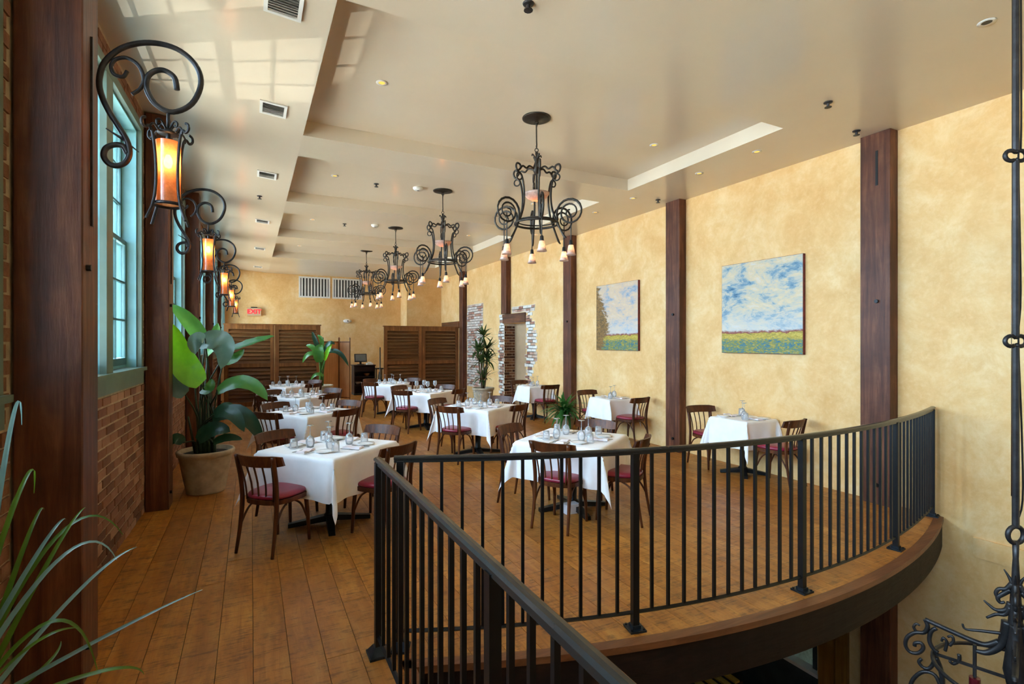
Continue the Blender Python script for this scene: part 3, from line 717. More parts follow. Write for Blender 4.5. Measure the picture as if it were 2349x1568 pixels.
for a in range(4):
    Ra = Matrix.Rotation(a*math.pi/2 - math.pi/4, 4, 'Z')
    prof([(2325,1345),(2316,1325),(2303,1305)], .010, Ra, 'leaf', .8)
    prof([(2322,1338),(2308,1350),(2292,1350),(2284,1360),(2290,1372)], .011, Ra, 'leaf', .5)
    prof([(2318,1352),(2300,1362),(2289,1370),(2294,1381),(2305,1380)], .011, Ra, 'leaf', .5)
    prof([(2318,1382),(2308,1398),(2285,1398),(2268,1386),(2257,1376)], .013, Ra, 'leaf', .75)
    prof([(2318,1392),(2305,1408),(2285,1408),(2263,1416)], .012, Ra, 'leaf', .6)
    prof([(2312,1425),(2306,1455),(2292,1482),(2265,1496),(2238,1492)], .022, Ra, 'arm', .6)
    prof([(2292,1470),(2262,1478),(2230,1468),(2180,1446),(2122,1420)], .012, Ra, 'arm', .1)
    prof([(2300,1452),(2250,1446),(2215,1442),(2208,1430)], .008, Ra, 'branch', .5)
    prof([(2122,1420),(2128,1436),(2120,1450),(2100,1450),(2082,1460),(2077,1478),(2087,1494),(2106,1497),(2118,1486),(2113,1474),(2100,1474),(2098,1481)], .009, Ra, 'scroll', .1)
    prof([(2104,1450),(2096,1438),(2102,1430),(2110,1434)], .007, Ra, 'scroll', .3)
    prof([(2148,1440),(2136,1448),(2132,1468),(2140,1486),(2152,1496)], .009, Ra, 'scroll', .0)
    prof([(2168,1492),(2172,1472),(2164,1462),(2160,1470)], .007, Ra, 'scroll', .3)
    prof([(2178,1480),(2187,1470),(2184,1458),(2174,1460)], .007, Ra, 'scroll', .3)
    prof([(2140,1500),(2142,1518),(2132,1532),(2118,1530),(2108,1518),(2114,1510)], .009, Ra, 'scroll', .2)
    prof([(2146,1506),(2156,1530),(2162,1560),(2160,1600)], .012, Ra, 'arm', .2)
    prof([(2160,1580),(2145,1548),(2118,1540),(2094,1558),(2088,1585),(2105,1600)], .009, Ra, 'scroll', .1)
    prof([(2200,1500),(2200,1514),(2186,1522),(2178,1514)], .008, Ra, 'scroll', .2)
    p = [(hq(2236,y)[0],0,hq(2236,y)[1]) for y in (1478,1552)]
    MB().tube(p, .007, 6, Ra).build('candle_rod', M['iron'], t)
    MB().lathe([(.001,hq(2236,1553)[1]),(.020,hq(2236,1553)[1]),(.020,hq(2236,1580)[1]),(.001,hq(2236,1580)[1])], 12, Ra @ Matrix.Translation((hq(2236,0)[0],0,0))).build('candle_cup', M['candle_red'], t)
Rr = abs(hq(2140,0)[0]); zr = hq(2140,1497)[1]
MB().tube([(Rr*math.cos(a*math.pi/24), Rr*math.sin(a*math.pi/24), zr) for a in range(48)], .009, 6, closed=True).build('ring', M['iron'], t, True)
for a in range(4):
    an = a*math.pi/2 - math.pi/4
    MB().tube([(0.03*math.cos(an),.03*math.sin(an),zr), (Rr*math.cos(an),Rr*math.sin(an),zr)], .008, 6).build('spoke', M['iron'], t)

# ---- ceiling fittings
def fit_z(x, y):
    for a, c in TRAYS:
        if TX0 < x < TX1 and a < y < c: return TRAY
    return zc(x)
def downlight(x, y, lab, lit=True):
    t = thing('recessed_downlight', lab, 'ceiling light', (x, y, fit_z(x,y)-.001), 0, 'recessed downlights')
    MB().lathe([(.030,0),(.052,0),(.052,-.004),(.030,-.004)], 20, closed=True).build('trim_ring', M['white_metal'], t, True)
    MB().lathe([(.001,-.001),(.029,-.001),(.029,-.002),(.001,-.002)], 16).build('lamp', M['downlight_lamp' if lit else 'downlight_dark'], t)
for i, (x, y, _) in enumerate(CH):
    for xx, wl_ in ((1.05, 'window'), (4.25, 'plaster')): downlight(xx, y, 'small lit downlight in the %s coffer from the railing, on its %s wall side' % (ORD[i], wl_))
for y, l_ in ((3.93,'above the railing edge of the marsh painting'), (4.77,'above the inner edge of the marsh painting'), (6.05,'by the post between the two paintings'), (7.0,'above the golden tree painting'), (9.0,'by the post behind the fern')):
    downlight(5.14, y, 'small lit downlight in the plaster wall soffit ' + l_)
downlight(4.45, 1.63, 'unlit dark eyeball downlight over the open well', False)
def sprinkler(x, y, lab):
    t = thing('sprinkler_head', lab, 'sprinkler', (x, y, fit_z(x,y)-.001), 0, 'ceiling sprinklers')
    MB().lathe([(.001,0),(.038,0),(.034,-.008),(.001,-.010)], 16).build('escutcheon', M['iron'], t, True)
    MB().lathe([(.012,-.010),(.012,-.03),(.008,-.04),(.03,-.042),(.03,-.046),(.001,-.046)], 10).build('head', M['iron'], t)
for x, y, l in ((1.586,2.877,'on the flat ceiling before the first coffer'), (4.66,2.83,'on the flat ceiling near the curved railing end'), (5.55,3.08,'by the post at the curved railing end'), (1.65,7.63,'in the second coffer from the railing'), (5.54,5.95,'by the post between the two paintings'), (1.65,10.5,'in the third coffer from the railing'), (.12,8.6,'on the sloped soffit over the windows')):
    sprinkler(x, y, 'small dark sprinkler head ' + l)
t = thing('smoke_detector', 'white disc smoke detector beside the second chandelier', 'smoke detector', (2.25,7.53,TRAY-.001))
MB().lathe([(.001,0),(.075,0),(.075,-.02),(.055,-.042),(.001,-.045)], 24).build('housing', M['white_metal'], t, True); MB().lathe([(.001,-.045),(.02,-.045),(.018,-.05),(.001,-.05)], 12).build('sensor', M['vent_dark'], t)
t = thing('smoke_detector', 'white disc smoke detector beside the third chandelier', 'smoke detector', (2.2,10.3,TRAY-.001))
MB().lathe([(.001,0),(.075,0),(.075,-.02),(.055,-.042),(.001,-.045)], 24).build('housing', M['white_metal'], t, True); MB().lathe([(.001,-.045),(.02,-.045),(.018,-.05),(.001,-.05)], 12).build('sensor', M['vent_dark'], t)
SLP = math.atan(.078)
vent0 = None
for i, (px, pyy) in enumerate(((645,6),(627,250),(614,401),(611,508),(603,570),(598,612))):
    t_ = 2.19*FPX/(784-pyy); p = at(px, pyy, t_); x = .19
    if vent0 is None:
        t = thing('ceiling_vent', 'x', 'vent', (0,0,0), 0, 'air vents on the window side soffit')
        b = MB(); W, D = .115, .14
        for a in ((-W,-W+.025,-D,D),(W-.025,W,-D,D),(-W+.025,W-.025,-D,-D+.025),(-W+.025,W-.025,D-.025,D)): b.box(a[0],a[1],a[2],a[3],-.012,0)
        b.build('frame', M['white_metal'], t)
        MB().box(-W+.02,W-.02,-D+.02,D-.02,-.003,-.001).build('backing', M['vent_dark'], t)
        for q in range(8):
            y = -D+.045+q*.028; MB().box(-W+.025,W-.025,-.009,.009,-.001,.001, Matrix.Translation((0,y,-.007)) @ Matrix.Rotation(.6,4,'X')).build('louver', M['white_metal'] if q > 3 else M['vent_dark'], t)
        vent0 = t
    else: t = copy_tree(vent0)
    t.location = (x, p.y, zc(x)-.0015); t.rotation_euler = (0, SLP, 0)
    t['label'] = 'small white louvered air vent in the window side soffit, %s from the railing' % (ORD + ['sixth'])[i]
# ================================================================== FURNITURE
TH = .715
def make_chair():
    t = thing('bentwood_chair', 'x', 'chair', (0,0,0), 0, 'bentwood dining chairs')
    out = [(.20*math.copysign(abs(math.cos(a))**.75, math.cos(a)) * (1 + .10*max(0, math.sin(a))), .205*math.copysign(abs(math.sin(a))**.8, math.sin(a))) for a in [2*math.pi*k/28 for k in range(28)]]
    b = MB(); n = 28; vs = []
    for s, z in ((.96,.428),(1.0,.438),(1.0,.452),(.95,.464),(.80,.472),(.4,.476),(.02,.477)):
        vs += [(x*s, y*s, z) for x, y in out]
    b.add(vs, [(i*n+k, i*n+(k+1)%n, (i+1)*n+(k+1)%n, (i+1)*n+k) for i in range(6) for k in range(n)] + [tuple(range(n-1,-1,-1)), tuple(6*n+k for k in range(n))])
    b.build('seat', M['burgundy'], t, True)
    b = MB().prism([(x*1.03, y*1.03) for x, y in out], .392, .429); b.build('seat_ring', M['chair_wood'], t)
    for s in (-1, 1):
        lp = smooth_path([(s*.168,.185,0),(s*.162,.172,.22),(s*.155,.155,.40)], 4); m = len(lp)
        MB().tube(lp, [.013+.007*i/(m-1) for i in range(m)], 8).build('front_leg', M['chair_wood'], t, True)
        bp = smooth_path([(s*.180,-.245,0),(s*.174,-.208,.22),(s*.172,-.190,.42),(s*.176,-.200,.58),(s*.182,-.240,.785)], 5); m = len(bp)
        MB().tube(bp, [.013+.006*min(1, i/8) for i in range(m)], 8, flat=.85).build('back_leg', M['chair_wood'], t, True)
        MB().tube(smooth_path([(s*.160,.165,.20),(s*.150,.10,.33),(s*.14,.0,.393)], 5), .009, 6).build('brace', M['chair_wood'], t, True)
        MB().tube(smooth_path([(s*.173,-.205,.22),(s*.165,-.13,.34),(s*.15,-.03,.393)], 5), .009, 6).build('brace', M['chair_wood'], t, True)
    # curved top rail
    vs = []; n = 14
    for k in range(n+1):
        f = k/n*2-1; x = .232*f; y = -.262 + .075*f*f; h = .046 - .010*max(0, abs(f)-.75)/.25; tilt = .014
        for dy, z in ((-.010,-h),(.010,-h),(.010,h),(-.010,h)): vs.append((x, y + dy - tilt*(z/h) , .745 + z))
    fs = [(k*4+q, k*4+(q+1)%4, (k+1)*4+(q+1)%4, (k+1)*4+q) for k in range(n) for q in range(4)] + [(3,2,1,0), tuple(n*4+q for q in range(4))]
    MB().add(vs, fs).build('top_rail', M['chair_wood'], t)
    for q in range(5):
        f = (q-2)/2*.66; x0 = .15*f/.66*.95; 
        MB().tube(smooth_path([(x0*.92,-.195+.02*abs(f),.42),(x0,-.205+.02*abs(f),.56),(x0*1.1,-.248+.05*f*f,.71)], 3), .0085, 6, flat=.8).build('spindle', M['chair_wood'], t, True)
    return t
chair0 = make_chair(); chair_used = [False]
def put_chair(x, y, ang, label):
    """ang = direction the sitter faces, degrees from +X"""
    c = chair0 if not chair_used[0] else copy_tree(chair0); chair_used[0] = True
    c.location = (x, y, 0); c.rotation_euler = (0,0,math.radians(ang-90)); c['label'] = label
def make_table(a):
    t = thing('dining_table', 'x', 'table', (0,0,0), 0, 'pedestal dining tables')
    MB().cham(-a,a,-a,a,TH-.035,TH-.004,.02).build('tabletop', M['dark_wood'], t)
    MB().lathe([(.06,.075),(.04,.10),(.04,TH-.06),(.12,TH-.04),(.12,TH-.036),(.001,TH-.036)], 18).build('column', M['cast_iron'], t, True)
    for k in range(4):
        L = .36 if a > .35 else .27
        R = Matrix.Rotation(math.radians(45+90*k), 4, 'Z')
        b = MB(); b.add([(.0,-.04,.03),(L,-.028,.0),(L,.028,.0),(0,.04,.03),(0,-.04,.085),(L,-.024,.035),(L,.024,.035),(0,.04,.085)], [(0,3,2,1),(4,5,6,7),(0,1,5,4),(1,2,6,5),(2,3,7,6),(3,0,4,7)], R)
        b.build('foot', M['cast_iron'], t)
    return t
def cloth_mesh(a, H, seed, cap=None):
    rnd = random.Random(seed); n = 56; ph = [rnd.uniform(0,6.28) for _ in range(8)]; kk = [rnd.uniform(9,15) for _ in range(8)]; tipk = [rnd.uniform(.16,.30) for _ in range(4)]; tw = [rnd.uniform(-.05,.05) for _ in range(4)]
    us = [-H + 2*H*i/n for i in range(n+1)]; vs = []
    for v in us:
        for u in us:
            du, dv = max(abs(u)-a,0), max(abs(v)-a,0); su, sv = math.copysign(1,u), math.copysign(1,v)
            cu, cv = max(-a,min(a,u)), max(-a,min(a,v)); side = (0 if su>0 else 1) + (0 if sv>0 else 2)
            if du == 0 and dv == 0: p = (u, v, TH + .0012*math.sin(u*21+ph[0])*math.sin(v*17+ph[1]))
            elif dv == 0 or du == 0:
                d = du + dv; s = cv if du > 0 else cu; i = (0 if su>0 else 1) if du > 0 else (2 if sv>0 else 3)
                g = min(1, d/.2); off = .010 + .03*d + g*(.016*math.sin(s*kk[i]+ph[i]) + .009*math.sin(s*kk[i]*2.1+ph[i+4]))
                off *= min(1, d/.02)
                z = TH - d*(.985) + .004
                if d < .02: z = TH - d*d/.02*.5
                p = (cu + su*off, cv, z) if du > 0 else (cu, cv + sv*off, z)
            else:
                r = math.hypot(du, dv); th = math.atan2(dv, du); w = math.sin(2*th)
                b = r*tipk[side]*(w**1.3); f = .012 + .03*r
                ru, rv = math.cos(th), math.sin(th)
                rip = .02*math.sin(th*6+ph[side])*min(1, r/.2)*w
                ox = f*ru + b*.72 + rip + tw[side]*r*w; oy = f*rv + b*.72 - rip - tw[side]*r*w
                p = (cu + su*ox, cv + sv*oy, TH - r*.95 - .02*w*r)
            if cap and p[0] > cap: p = (cap, p[1], p[2])
            vs.append(p)
    fs = [(j*(n+1)+i, j*(n+1)+i+1, (j+1)*(n+1)+i+1, (j+1)*(n+1)+i) for j in range(n) for i in range(n)]
    return MB().add(vs, fs).mesh('tablecloth', M['linen'], True)
# tableware prototypes (meshes)
GL_IN = MB().lathe([(.030,0),(.037,.03),(.039,.055),(.030,.088),(.010,.103),(.004,.11),(.0035,.185),(.006,.192),(.032,.197),(.033,.200),(.001,.200)], 14).mesh('wine_glass', M['drink_glass'], True)
GL_UP = MB().lathe([(.001,0),(.033,0),(.032,.003),(.006,.008),(.0035,.015),(.004,.09),(.010,.097),(.030,.112),(.039,.145),(.037,.17),(.030,.20)], 14, closed=True).mesh('wine_glass', M['drink_glass'], True)
TUMB = MB().lathe([(.036,0),(.034,.05),(.030,.088),(.001,.090)], 14, closed=True).mesh('tumbler', M['drink_glass'], True)
PLATE = MB().lathe([(.001,0),(.05,0),(.055,.004),(.082,.012),(.082,.015),(.054,.008),(.001,.005)], 24).mesh('bread_plate', M['china'], True)
def _nap():
    b = MB(); n = 8; vs = []
    for i in range(n+1):
        x = -.085+.17*i/n; z = .012 + .006*math.sin(i*1.1)
        vs += [(x,-.04,0),(x,.04,0),(x,.036,z),(x,-.036,z)]
    return b.add(vs, [(i*4+q,i*4+(q+1)%4,(i+1)*4+(q+1)%4,(i+1)*4+q) for i in range(n) for q in range(4)] + [(3,2,1,0),(n*4,n*4+1,n*4+2,n*4+3)]).mesh('folded_napkin', M['napkin'])
NAP = _nap()
def _knife():
    b = MB(); b.prism([(-.10,-.006),(-.015,-.005),(-.012,-.009),(.09,-.009),(.11,.004),(-.012,.006),(-.10,.007)], .0, .0035); return b.mesh('table_knife', M['cutlery'])
KNIFE = _knife()
def _fork():
    b = MB(); b.prism([(-.10,-.007),(.02,-.004),(.04,-.011),(.055,-.011),(.055,.011),(.04,.011),(.02,.004),(-.10,.007)], .0, .003)
    for q in (-.009,-.003,.003,.009): b.box(.055,.095,q-.0015,q+.0015,0,.003)
    return b.mesh('table_fork', M['cutlery'])
FORK = _fork()
def ware(name, me, x, y, z, ang, label, cat, grp):
    return tag(link(name, me, None, (x,y,z), (0,0,ang)), label, cat, grp)
TOP = TH + .003
def setting(cx, cy, ang, tname, reach, upright, side, wide=1.0):
    """one cover on the side that looks along ang"""
    o = Vector((math.cos(ang), math.sin(ang))); l = Vector((-o.y, o.x)); c = Vector((cx, cy))
    tname = side + ' side of the ' + tname
    j = lambda: random.uniform(-.012, .012)
    P = lambda a, b: c + o*(reach*a + j()) + l*(b*wide + j())
    p = P(.62,.17); ware('bread_plate', PLATE, p.x, p.y, TOP, 0, 'small white bread plate on the ' + tname, 'plate', 'bread plates')
    p = P(.66,0); ware('folded_napkin', NAP, p.x, p.y, TOP, ang + random.uniform(-.3,.3), 'folded pale pink napkin on the ' + tname, 'napkin', 'folded napkins')
    p = P(.66,-.075); ware('table_knife', KNIFE, p.x, p.y, TOP, ang+math.pi+j()*6, 'steel table knife on the ' + tname, 'knife', 'table knives')
    p = P(.66,.075); ware('table_fork', FORK, p.x, p.y, TOP, ang+math.pi+j()*6, 'steel table fork on the ' + tname, 'fork', 'table forks')
    p = P(.30,-.12); ware('wine_glass', GL_UP if upright else GL_IN, p.x, p.y, TOP, 0, ('upright' if upright else 'upturned') + ' stemmed wine glass on the ' + tname, 'glass', 'stemmed wine glasses')
    p = P(.56,-.19); ware('water_tumbler', TUMB, p.x, p.y, TOP, 0, 'upturned clear water tumbler on the ' + tname, 'glass', 'water tumblers')
table4, table2 = make_table(.43), make_table(.27); used4 = [False]; used2 = [False]
CL4 = [cloth_mesh(.435, .80, s) for s in (1,2,3)]; CL2 = [cloth_mesh(.275, .63, s, .317) for s in (4,5)]
W4 = [('A',.66,5.02,-5), ('I',.74,7.66,-8), ('J',.82,9.9,-8), ('K',.74,12.4,-8)]
M4 = [('B',2.90,4.33,-10), ('C',3.06,7.13,-10), ('D',3.07,9.75,-10), ('E',2.97,12.0,-10)]
SIDE = {225: 'window-and-railing', 315: 'plaster-and-railing', 45: 'plaster-and-screens', 135: 'window-and-screens'}
PULL = {('A',225): .58, ('A',315): .56, ('B',225): .46, ('B',315): .50}
ci = 0
for row, lst in (('window-row', W4), ('middle-row', M4)):
    for i, (key, x, y, d) in enumerate(lst):
        tn = '%s %s table from the railing' % (ORD[i], row)
        t = table4 if not used4[0] else copy_tree(table4); used4[0] = True
        t.location = (x,y,0); t.rotation_euler = (0,0,math.radians(d+45)); t['label'] = 'black cross-footed pedestal table, ' + tn
        c = tag(link('tablecloth', CL4[ci%3], None, (x,y,0), (0,0,math.radians(d+45+90*(ci%4)))), 'white tablecloth with pointed hanging corners on the ' + tn, 'tablecloth', 'white tablecloths'); ci += 1
        for a in (225, 315, 45, 135):
            aa = math.radians(a + d); dd = PULL.get((key,a), .52 + random.uniform(-.03,.05))
            lat = {('A',225): -.03, ('B',225): .068}.get((key,a), random.uniform(-.04,.04))
            put_chair(x + dd*math.cos(aa) - lat*math.sin(aa), y + dd*math.sin(aa) + lat*math.cos(aa), a + d + 180 + random.uniform(-6,6), 'burgundy-seated bentwood chair on the %s side of the %s' % (SIDE[a], tn))
            setting(x, y, aa, tn, .43, key == 'D', SIDE[a])
for i, (key, x, y) in enumerate((('F',5.595,4.48), ('G',5.595,7.12), ('H',5.595,9.85))):
    tn = '%s plaster-wall table from the railing' % ORD[i]
    t = table2 if not used2[0] else copy_tree(table2); used2[0] = True
    t.location = (x,y,0); t.rotation_euler = (0,0,0); t['label'] = 'small black cross-footed pedestal table, ' + tn
    tag(link('tablecloth', CL2[i%2], None, (x,y,0), (0,0,0)), 'white tablecloth with pointed hanging corners on the ' + tn, 'tablecloth', 'white tablecloths')
    put_chair(x-.03, y-.50, 90 + (8,12,4)[i], 'burgundy-seated bentwood chair on the railing side of the ' + tn)
    put_chair(x-.03, y+.50, -90 + (-10,5,0)[i], 'burgundy-seated bentwood chair on the screens side of the ' + tn)
    for a in (-90, 90): setting(x, y, math.radians(a), tn, .28, False, 'railing' if a < 0 else 'screens', .85)
p = floorpt(1312, 1176)
tag(MB().box(-.075,.075,-.05,.05,0,.09).box(-.065,.065,-.052,-.05,.01,.08).build('paper_packet', M['paper'], None, loc=(p.x,p.y+.02,0)), 'white paper packet on the floor by the cross foot of a table', 'packet')

# ================================================================== PICTURES, SIGNS, BACK OF THE ROOM
for mat_, y0, y1, lab in (('canvas_sky',3.865,5.05,'painted canvas of a wide cloudy sky over a yellow and blue marsh'), ('canvas_tree',6.79,7.97,'painted canvas of a golden tree under a pale cloudy sky')):
    t = thing('landscape_painting', lab, 'painting', (RX-.045, y0, 1.53))
    W = y1-y0
    MB().box(.001,.044,0,W,0,1.21).build('stretcher', M['red_canvas'], t)
    MB().box(-.001,.001,.004,W-.004,.004,1.206).build('canvas', M[mat_], t)
def grille(x0, x1, lab):
    t = thing('wall_grille', lab, 'vent', (x0, BY-.001, 3.12), 0, 'return air grilles'); W = x1-x0; Hh = .68
    b = MB()
    for a in ((0,W,0,.05),(0,W,Hh-.05,Hh),(0,.05,.05,Hh-.05),(W-.05,W,.05,Hh-.05)): b.box(a[0],a[1],-.025,0,a[2],a[3])
    b.build('frame', M['white_metal'], t); MB().box(.05,W-.05,-.004,-.001,.05,Hh-.05).build('backing', M['grille_dark'], t)
    n = 9
    sm = MB().box(-.022,.022,-.02,-.006,.05,Hh-.05).mesh('bar', M['white_metal'])
    for q in range(n): link('bar', sm, t, (.05+(W-.1)*(q+.5)/n, 0, 0))
grille(1.38, 2.34, 'white barred air grille high on the back wall, on its window side'); grille(2.41, 3.37, 'white barred air grille high on the back wall, nearest its plaster corner')
p = atY(583, 715, BY)
t = thing('exit_sign', 'small lit white exit sign with red letters on the back wall', 'sign', (p.x, BY-.06, p.z))
MB().box(-.19,.19,-.03,.055,-.12,.12).build('housing', M['beige_panel'], t)
MB().box(-.09,.09,-.02,.03,.12,.15).build('mount', M['black_plastic'], t)
cu = bpy.data.curves.new('lettering', 'FONT'); cu.body = 'EXIT'; cu.align_x = 'CENTER'; cu.align_y = 'CENTER'; cu.size = .19; cu.extrude = .003; cu.offset = .004
tmp = bpy.data.objects.new('lettering', cu); COL.objects.link(tmp)
me = bpy.data.meshes.new_from_object(tmp.evaluated_get(bpy.context.evaluated_depsgraph_get())); bpy.data.objects.remove(tmp)
me.materials.clear(); me.materials.append(M['exit_red'])
link('lettering', me, t, (0,-.034,0), (math.pi/2,0,0))
p = atY(797, 736, BY)
t = thing('emergency_light', 'small oval white emergency light on the back wall', 'lamp', (p.x, BY-.001, p.z))
MB().lathe([(.001,0),(.14,0),(.13,.05),(.08,.085),(.001,.09)], 20, Matrix.Rotation(math.pi/2,4,'X') @ Matrix.Diagonal((1,.5,1,1))).build('housing', M['white_metal'], t, True)
MB().lathe([(.001,.088),(.03,.086),(.001,.10)], 10, Matrix.Rotation(math.pi/2,4,'X')).build('lens', M['screen_gray'], t)
def louver_screen(x0, xm, x1, lab):
    t = thing('louvered_screen', lab, 'screen', (x0, 14.80, 0), 0, 'louvered partition screens'); Hh = 2.12
    for a, c in ((0, xm-x0-.004), (xm-x0+.004, x1-x0)):
        W = c-a; b = MB()
        b.box(a,a+.10,-.025,.025,.02,Hh); b.box(c-.10,c,-.025,.025,.02,Hh)
        for z0, z1 in ((.02,.14),(1.03,1.13),(Hh-.11,Hh)): b.box(a+.10,c-.10,-.024,.024,z0,z1)
        pn = b.build('panel', M['screen_wood'], t)
        sm = MB().box(-(W-.2)/2,(W-.2)/2,-.006,.006,-.052,.052).mesh('slat', M['slat_wood'])
        for lo, hi, n in ((.14,1.03,9),(1.13,Hh-.11,9)):
            for q in range(n): link('slat', sm, pn, ((a+c)/2, 0, lo+(hi-lo)*(q+.5)/n), (math.radians(-32),0,0))
    MB().box(-.02, x1-x0+.02, -.04, .04, Hh, Hh+.03).build('cap_rail', M['screen_wood'], t)
    for x in (.15, x1-x0-.15): MB().box(x-.04,x+.04,-.16,.16,0,.02).build('foot', M['screen_wood'], t)
louver_screen(-.60,.56,1.69, 'dark louvered wooden screen on the window side of the back passage')
louver_screen(3.41,4.54,5.70, 'dark louvered wooden screen on the plaster wall side of the back passage')
t = thing('folding_screen', 'tan folding screen with thin posts standing behind a potted palm', 'screen', (0,0,0))
pts = [(1.80,15.22),(2.27,15.42),(2.54,15.16)]
for i in range(2):
    (xa,ya),(xb,yb_) = pts[i], pts[i+1]; L_ = math.hypot(xb-xa,yb_-ya); an = math.atan2(yb_-ya,xb-xa); Mx = Matrix.Translation((xa,ya,0)) @ Matrix.Rotation(an,4,'Z')
    MB().box(.03,L_-.03,-.008,.008,.08,1.66, Mx).build('panel', M['tan_panel'], t)
    for z in (.06, 1.66): MB().box(.02,L_-.02,-.014,.014,z,z+.04, Mx).build('cross_rail', M['screen_wood'], t)
    for s in (.012, L_-.012): MB().lathe([(.015,0),(.015,1.72),(.01,1.74),(.02,1.765),(.012,1.80),(.001,1.82)], 8, Mx @ Matrix.Translation((s,0,0))).build('screen_post', M['screen_wood'], t)
t = thing('service_station', 'dark open-shelved service cabinet against the back wall', 'cabinet', (2.90,16.6,0))
b = MB(); b.box(0,.03,0,.5,.06,.92); b.box(.62,.65,0,.5,.06,.92); b.box(.03,.62,.47,.5,.06,.92); b.build('carcass', M['cabinet_dark'], t)
MB().box(-.02,.67,-.02,.5,.92,.95).build('cabinet_top', M['cabinet_dark'], t); MB().box(0,.65,.03,.5,0,.06).build('plinth', M['dark_panel'], t)
for z in (.30,.56): MB().box(.03,.62,0,.47,z,z+.025).build('shelf', M['cabinet_dark'], t)
MB().box(.03,.62,-.005,.015,.74,.90).build('drawer', M['cabinet_dark'], t)
t = thing('service_table', 'low dark side table beside the service cabinet', 'table', (3.58,16.7,0))
MB().box(0,.32,0,.4,.80,.83).build('table_top', M['cabinet_dark'], t)
for x in (.02,.27):
    for y in (.02,.35): MB().box(x,x+.03,y,y+.03,0,.80).build('leg', M['cabinet_dark'], t)
MB().box(.02,.30,.02,.38,.42,.44).build('shelf', M['cabinet_dark'], t)
tag(MB().lathe([(.05,0),(.055,.16),(.03,.2),(.028,.26),(.001,.26)], 14).build('water_pitcher', M['white_metal'], None, True, (3.75,16.85,.442)), 'pale water pitcher on the low shelf beside the service cabinet', 'pitcher')
for k, (x, zz, m_, l_) in enumerate(((.15,.326,'white_metal','pale bowl on the lower shelf of the service cabinet'),(.42,.586,'tan_panel','tan bowl on the upper shelf of the service cabinet'))):
    tag(MB().lathe([(.04,0),(.09,.06),(.095,.09),(.088,.09),(.001,.03)], 16).build('bowl', M[m_], None, True, (2.90+x,16.78,zz)), l_, 'bowl')
t = thing('till_monitor', 'dark till monitor standing on the service cabinet', 'monitor', (3.14,16.85,.951))
MB().box(-.10,.10,-.09,.09,0,.02).box(-.03,.03,-.02,.02,.02,.12).build('stand', M['black_plastic'], t)
Mx = Matrix.Translation((0,-.02,.22)) @ Matrix.Rotation(-.25,4,'X'); MB().box(-.19,.19,-.015,.025,-.13,.13, Mx).build('casing', M['black_plastic'], t); MB().box(-.165,.165,-.018,-.0151,-.105,.105, Mx).build('display', M['screen_gray'], t)
tag(MB().box(-.09,.09,-.12,.12,0,.05).box(-.05,.05,-.07,.07,.05,.09).build('receipt_printer', M['white_metal'], None, loc=(3.42,16.82,.951)), 'small pale receipt printer beside the till monitor', 'printer')
p = floorpt(877, 905)
t = thing('queue_pole', 'thin dark upright pole at the edge of the louvered screen', 'pole', (3.34,14.95,0)); MB().lathe([(.10,0),(.10,.012),(.02,.03),(.018,.05),(.016,1.52),(.001,1.53)], 12).build('shaft', M['black_steel'], t, True)
# lower storey counter glimpsed under the floor edge
t = thing('slatted_counter', 'dark counter with pale yellow slats below the curved floor edge', 'counter', (5.0,4.5,-3.8))
MB().box(0,.62,0,1.4,0,1.14).build('carcass', M['cabinet_dark'], t)
for q in range(4): MB().box(.03+q*.15,.11+q*.15,0,1.4,1.14,1.165).build('slat', M['brass_rail'], t)

# ================================================================== PLANTS
def blade(p1, p2, ctrl, wid, nrm, matn, parent, name='leaf', fold=.25, n=12, tipp=.9):
    p1, p2, ctrl, nrm = Vector(p1), Vector(p2), Vector(ctrl), Vector(nrm).normalized()
    vs = []; m = n+1
    for i in range(m):
        f = i/n; c = (1-f)**2*p1 + 2*f*(1-f)*ctrl + f*f*p2; d = (2*(1-f)*(ctrl-p1) + 2*f*(p2-ctrl)).normalized()
        s = d.cross(nrm); s = s.normalized() if s.length > 1e-5 else Vector((1,0,0)); up = s.cross(d)
        wd = wid*.5*((max(0,1-f)**.62*(f*.96+.04)**.42/.50) if tipp < 1 else (1-f)**.6)
        wd = max(wd*(1 if f < .97 else .4), .0008)
        for q in (-1,-.5,0,.5,1): vs.append(c + s*wd*q + up*(abs(q)*fold*wd + .07*wd*math.sin(i*2.1+q*3)))
    fs = [(i*5+k, i*5+k+1, (i+1)*5+k+1, (i+1)*5+k) for i in range(n) for k in range(4)]
    return MB().add(vs, fs).build(name, M[matn], parent, True)
def pot(t, r0, r1, h, matn='stone_pot'):
    MB().lathe([(.001,0),(r0,0),(r0*1.02,.02),(r1*.93,h-.07),(r1*.94,h-.06),(r1,h-.05),(r1*1.02,h-.015),(r1,h),(r1*.9,h),(r1*.88,h-.05),(.001,h-.05)], 32).build('pot', M[matn], t, True)
    MB().lathe([(.001,h-.045),(r1*.879,h-.045),(.001,h-.03)], 24).build('soil', M['soil'], t, True)
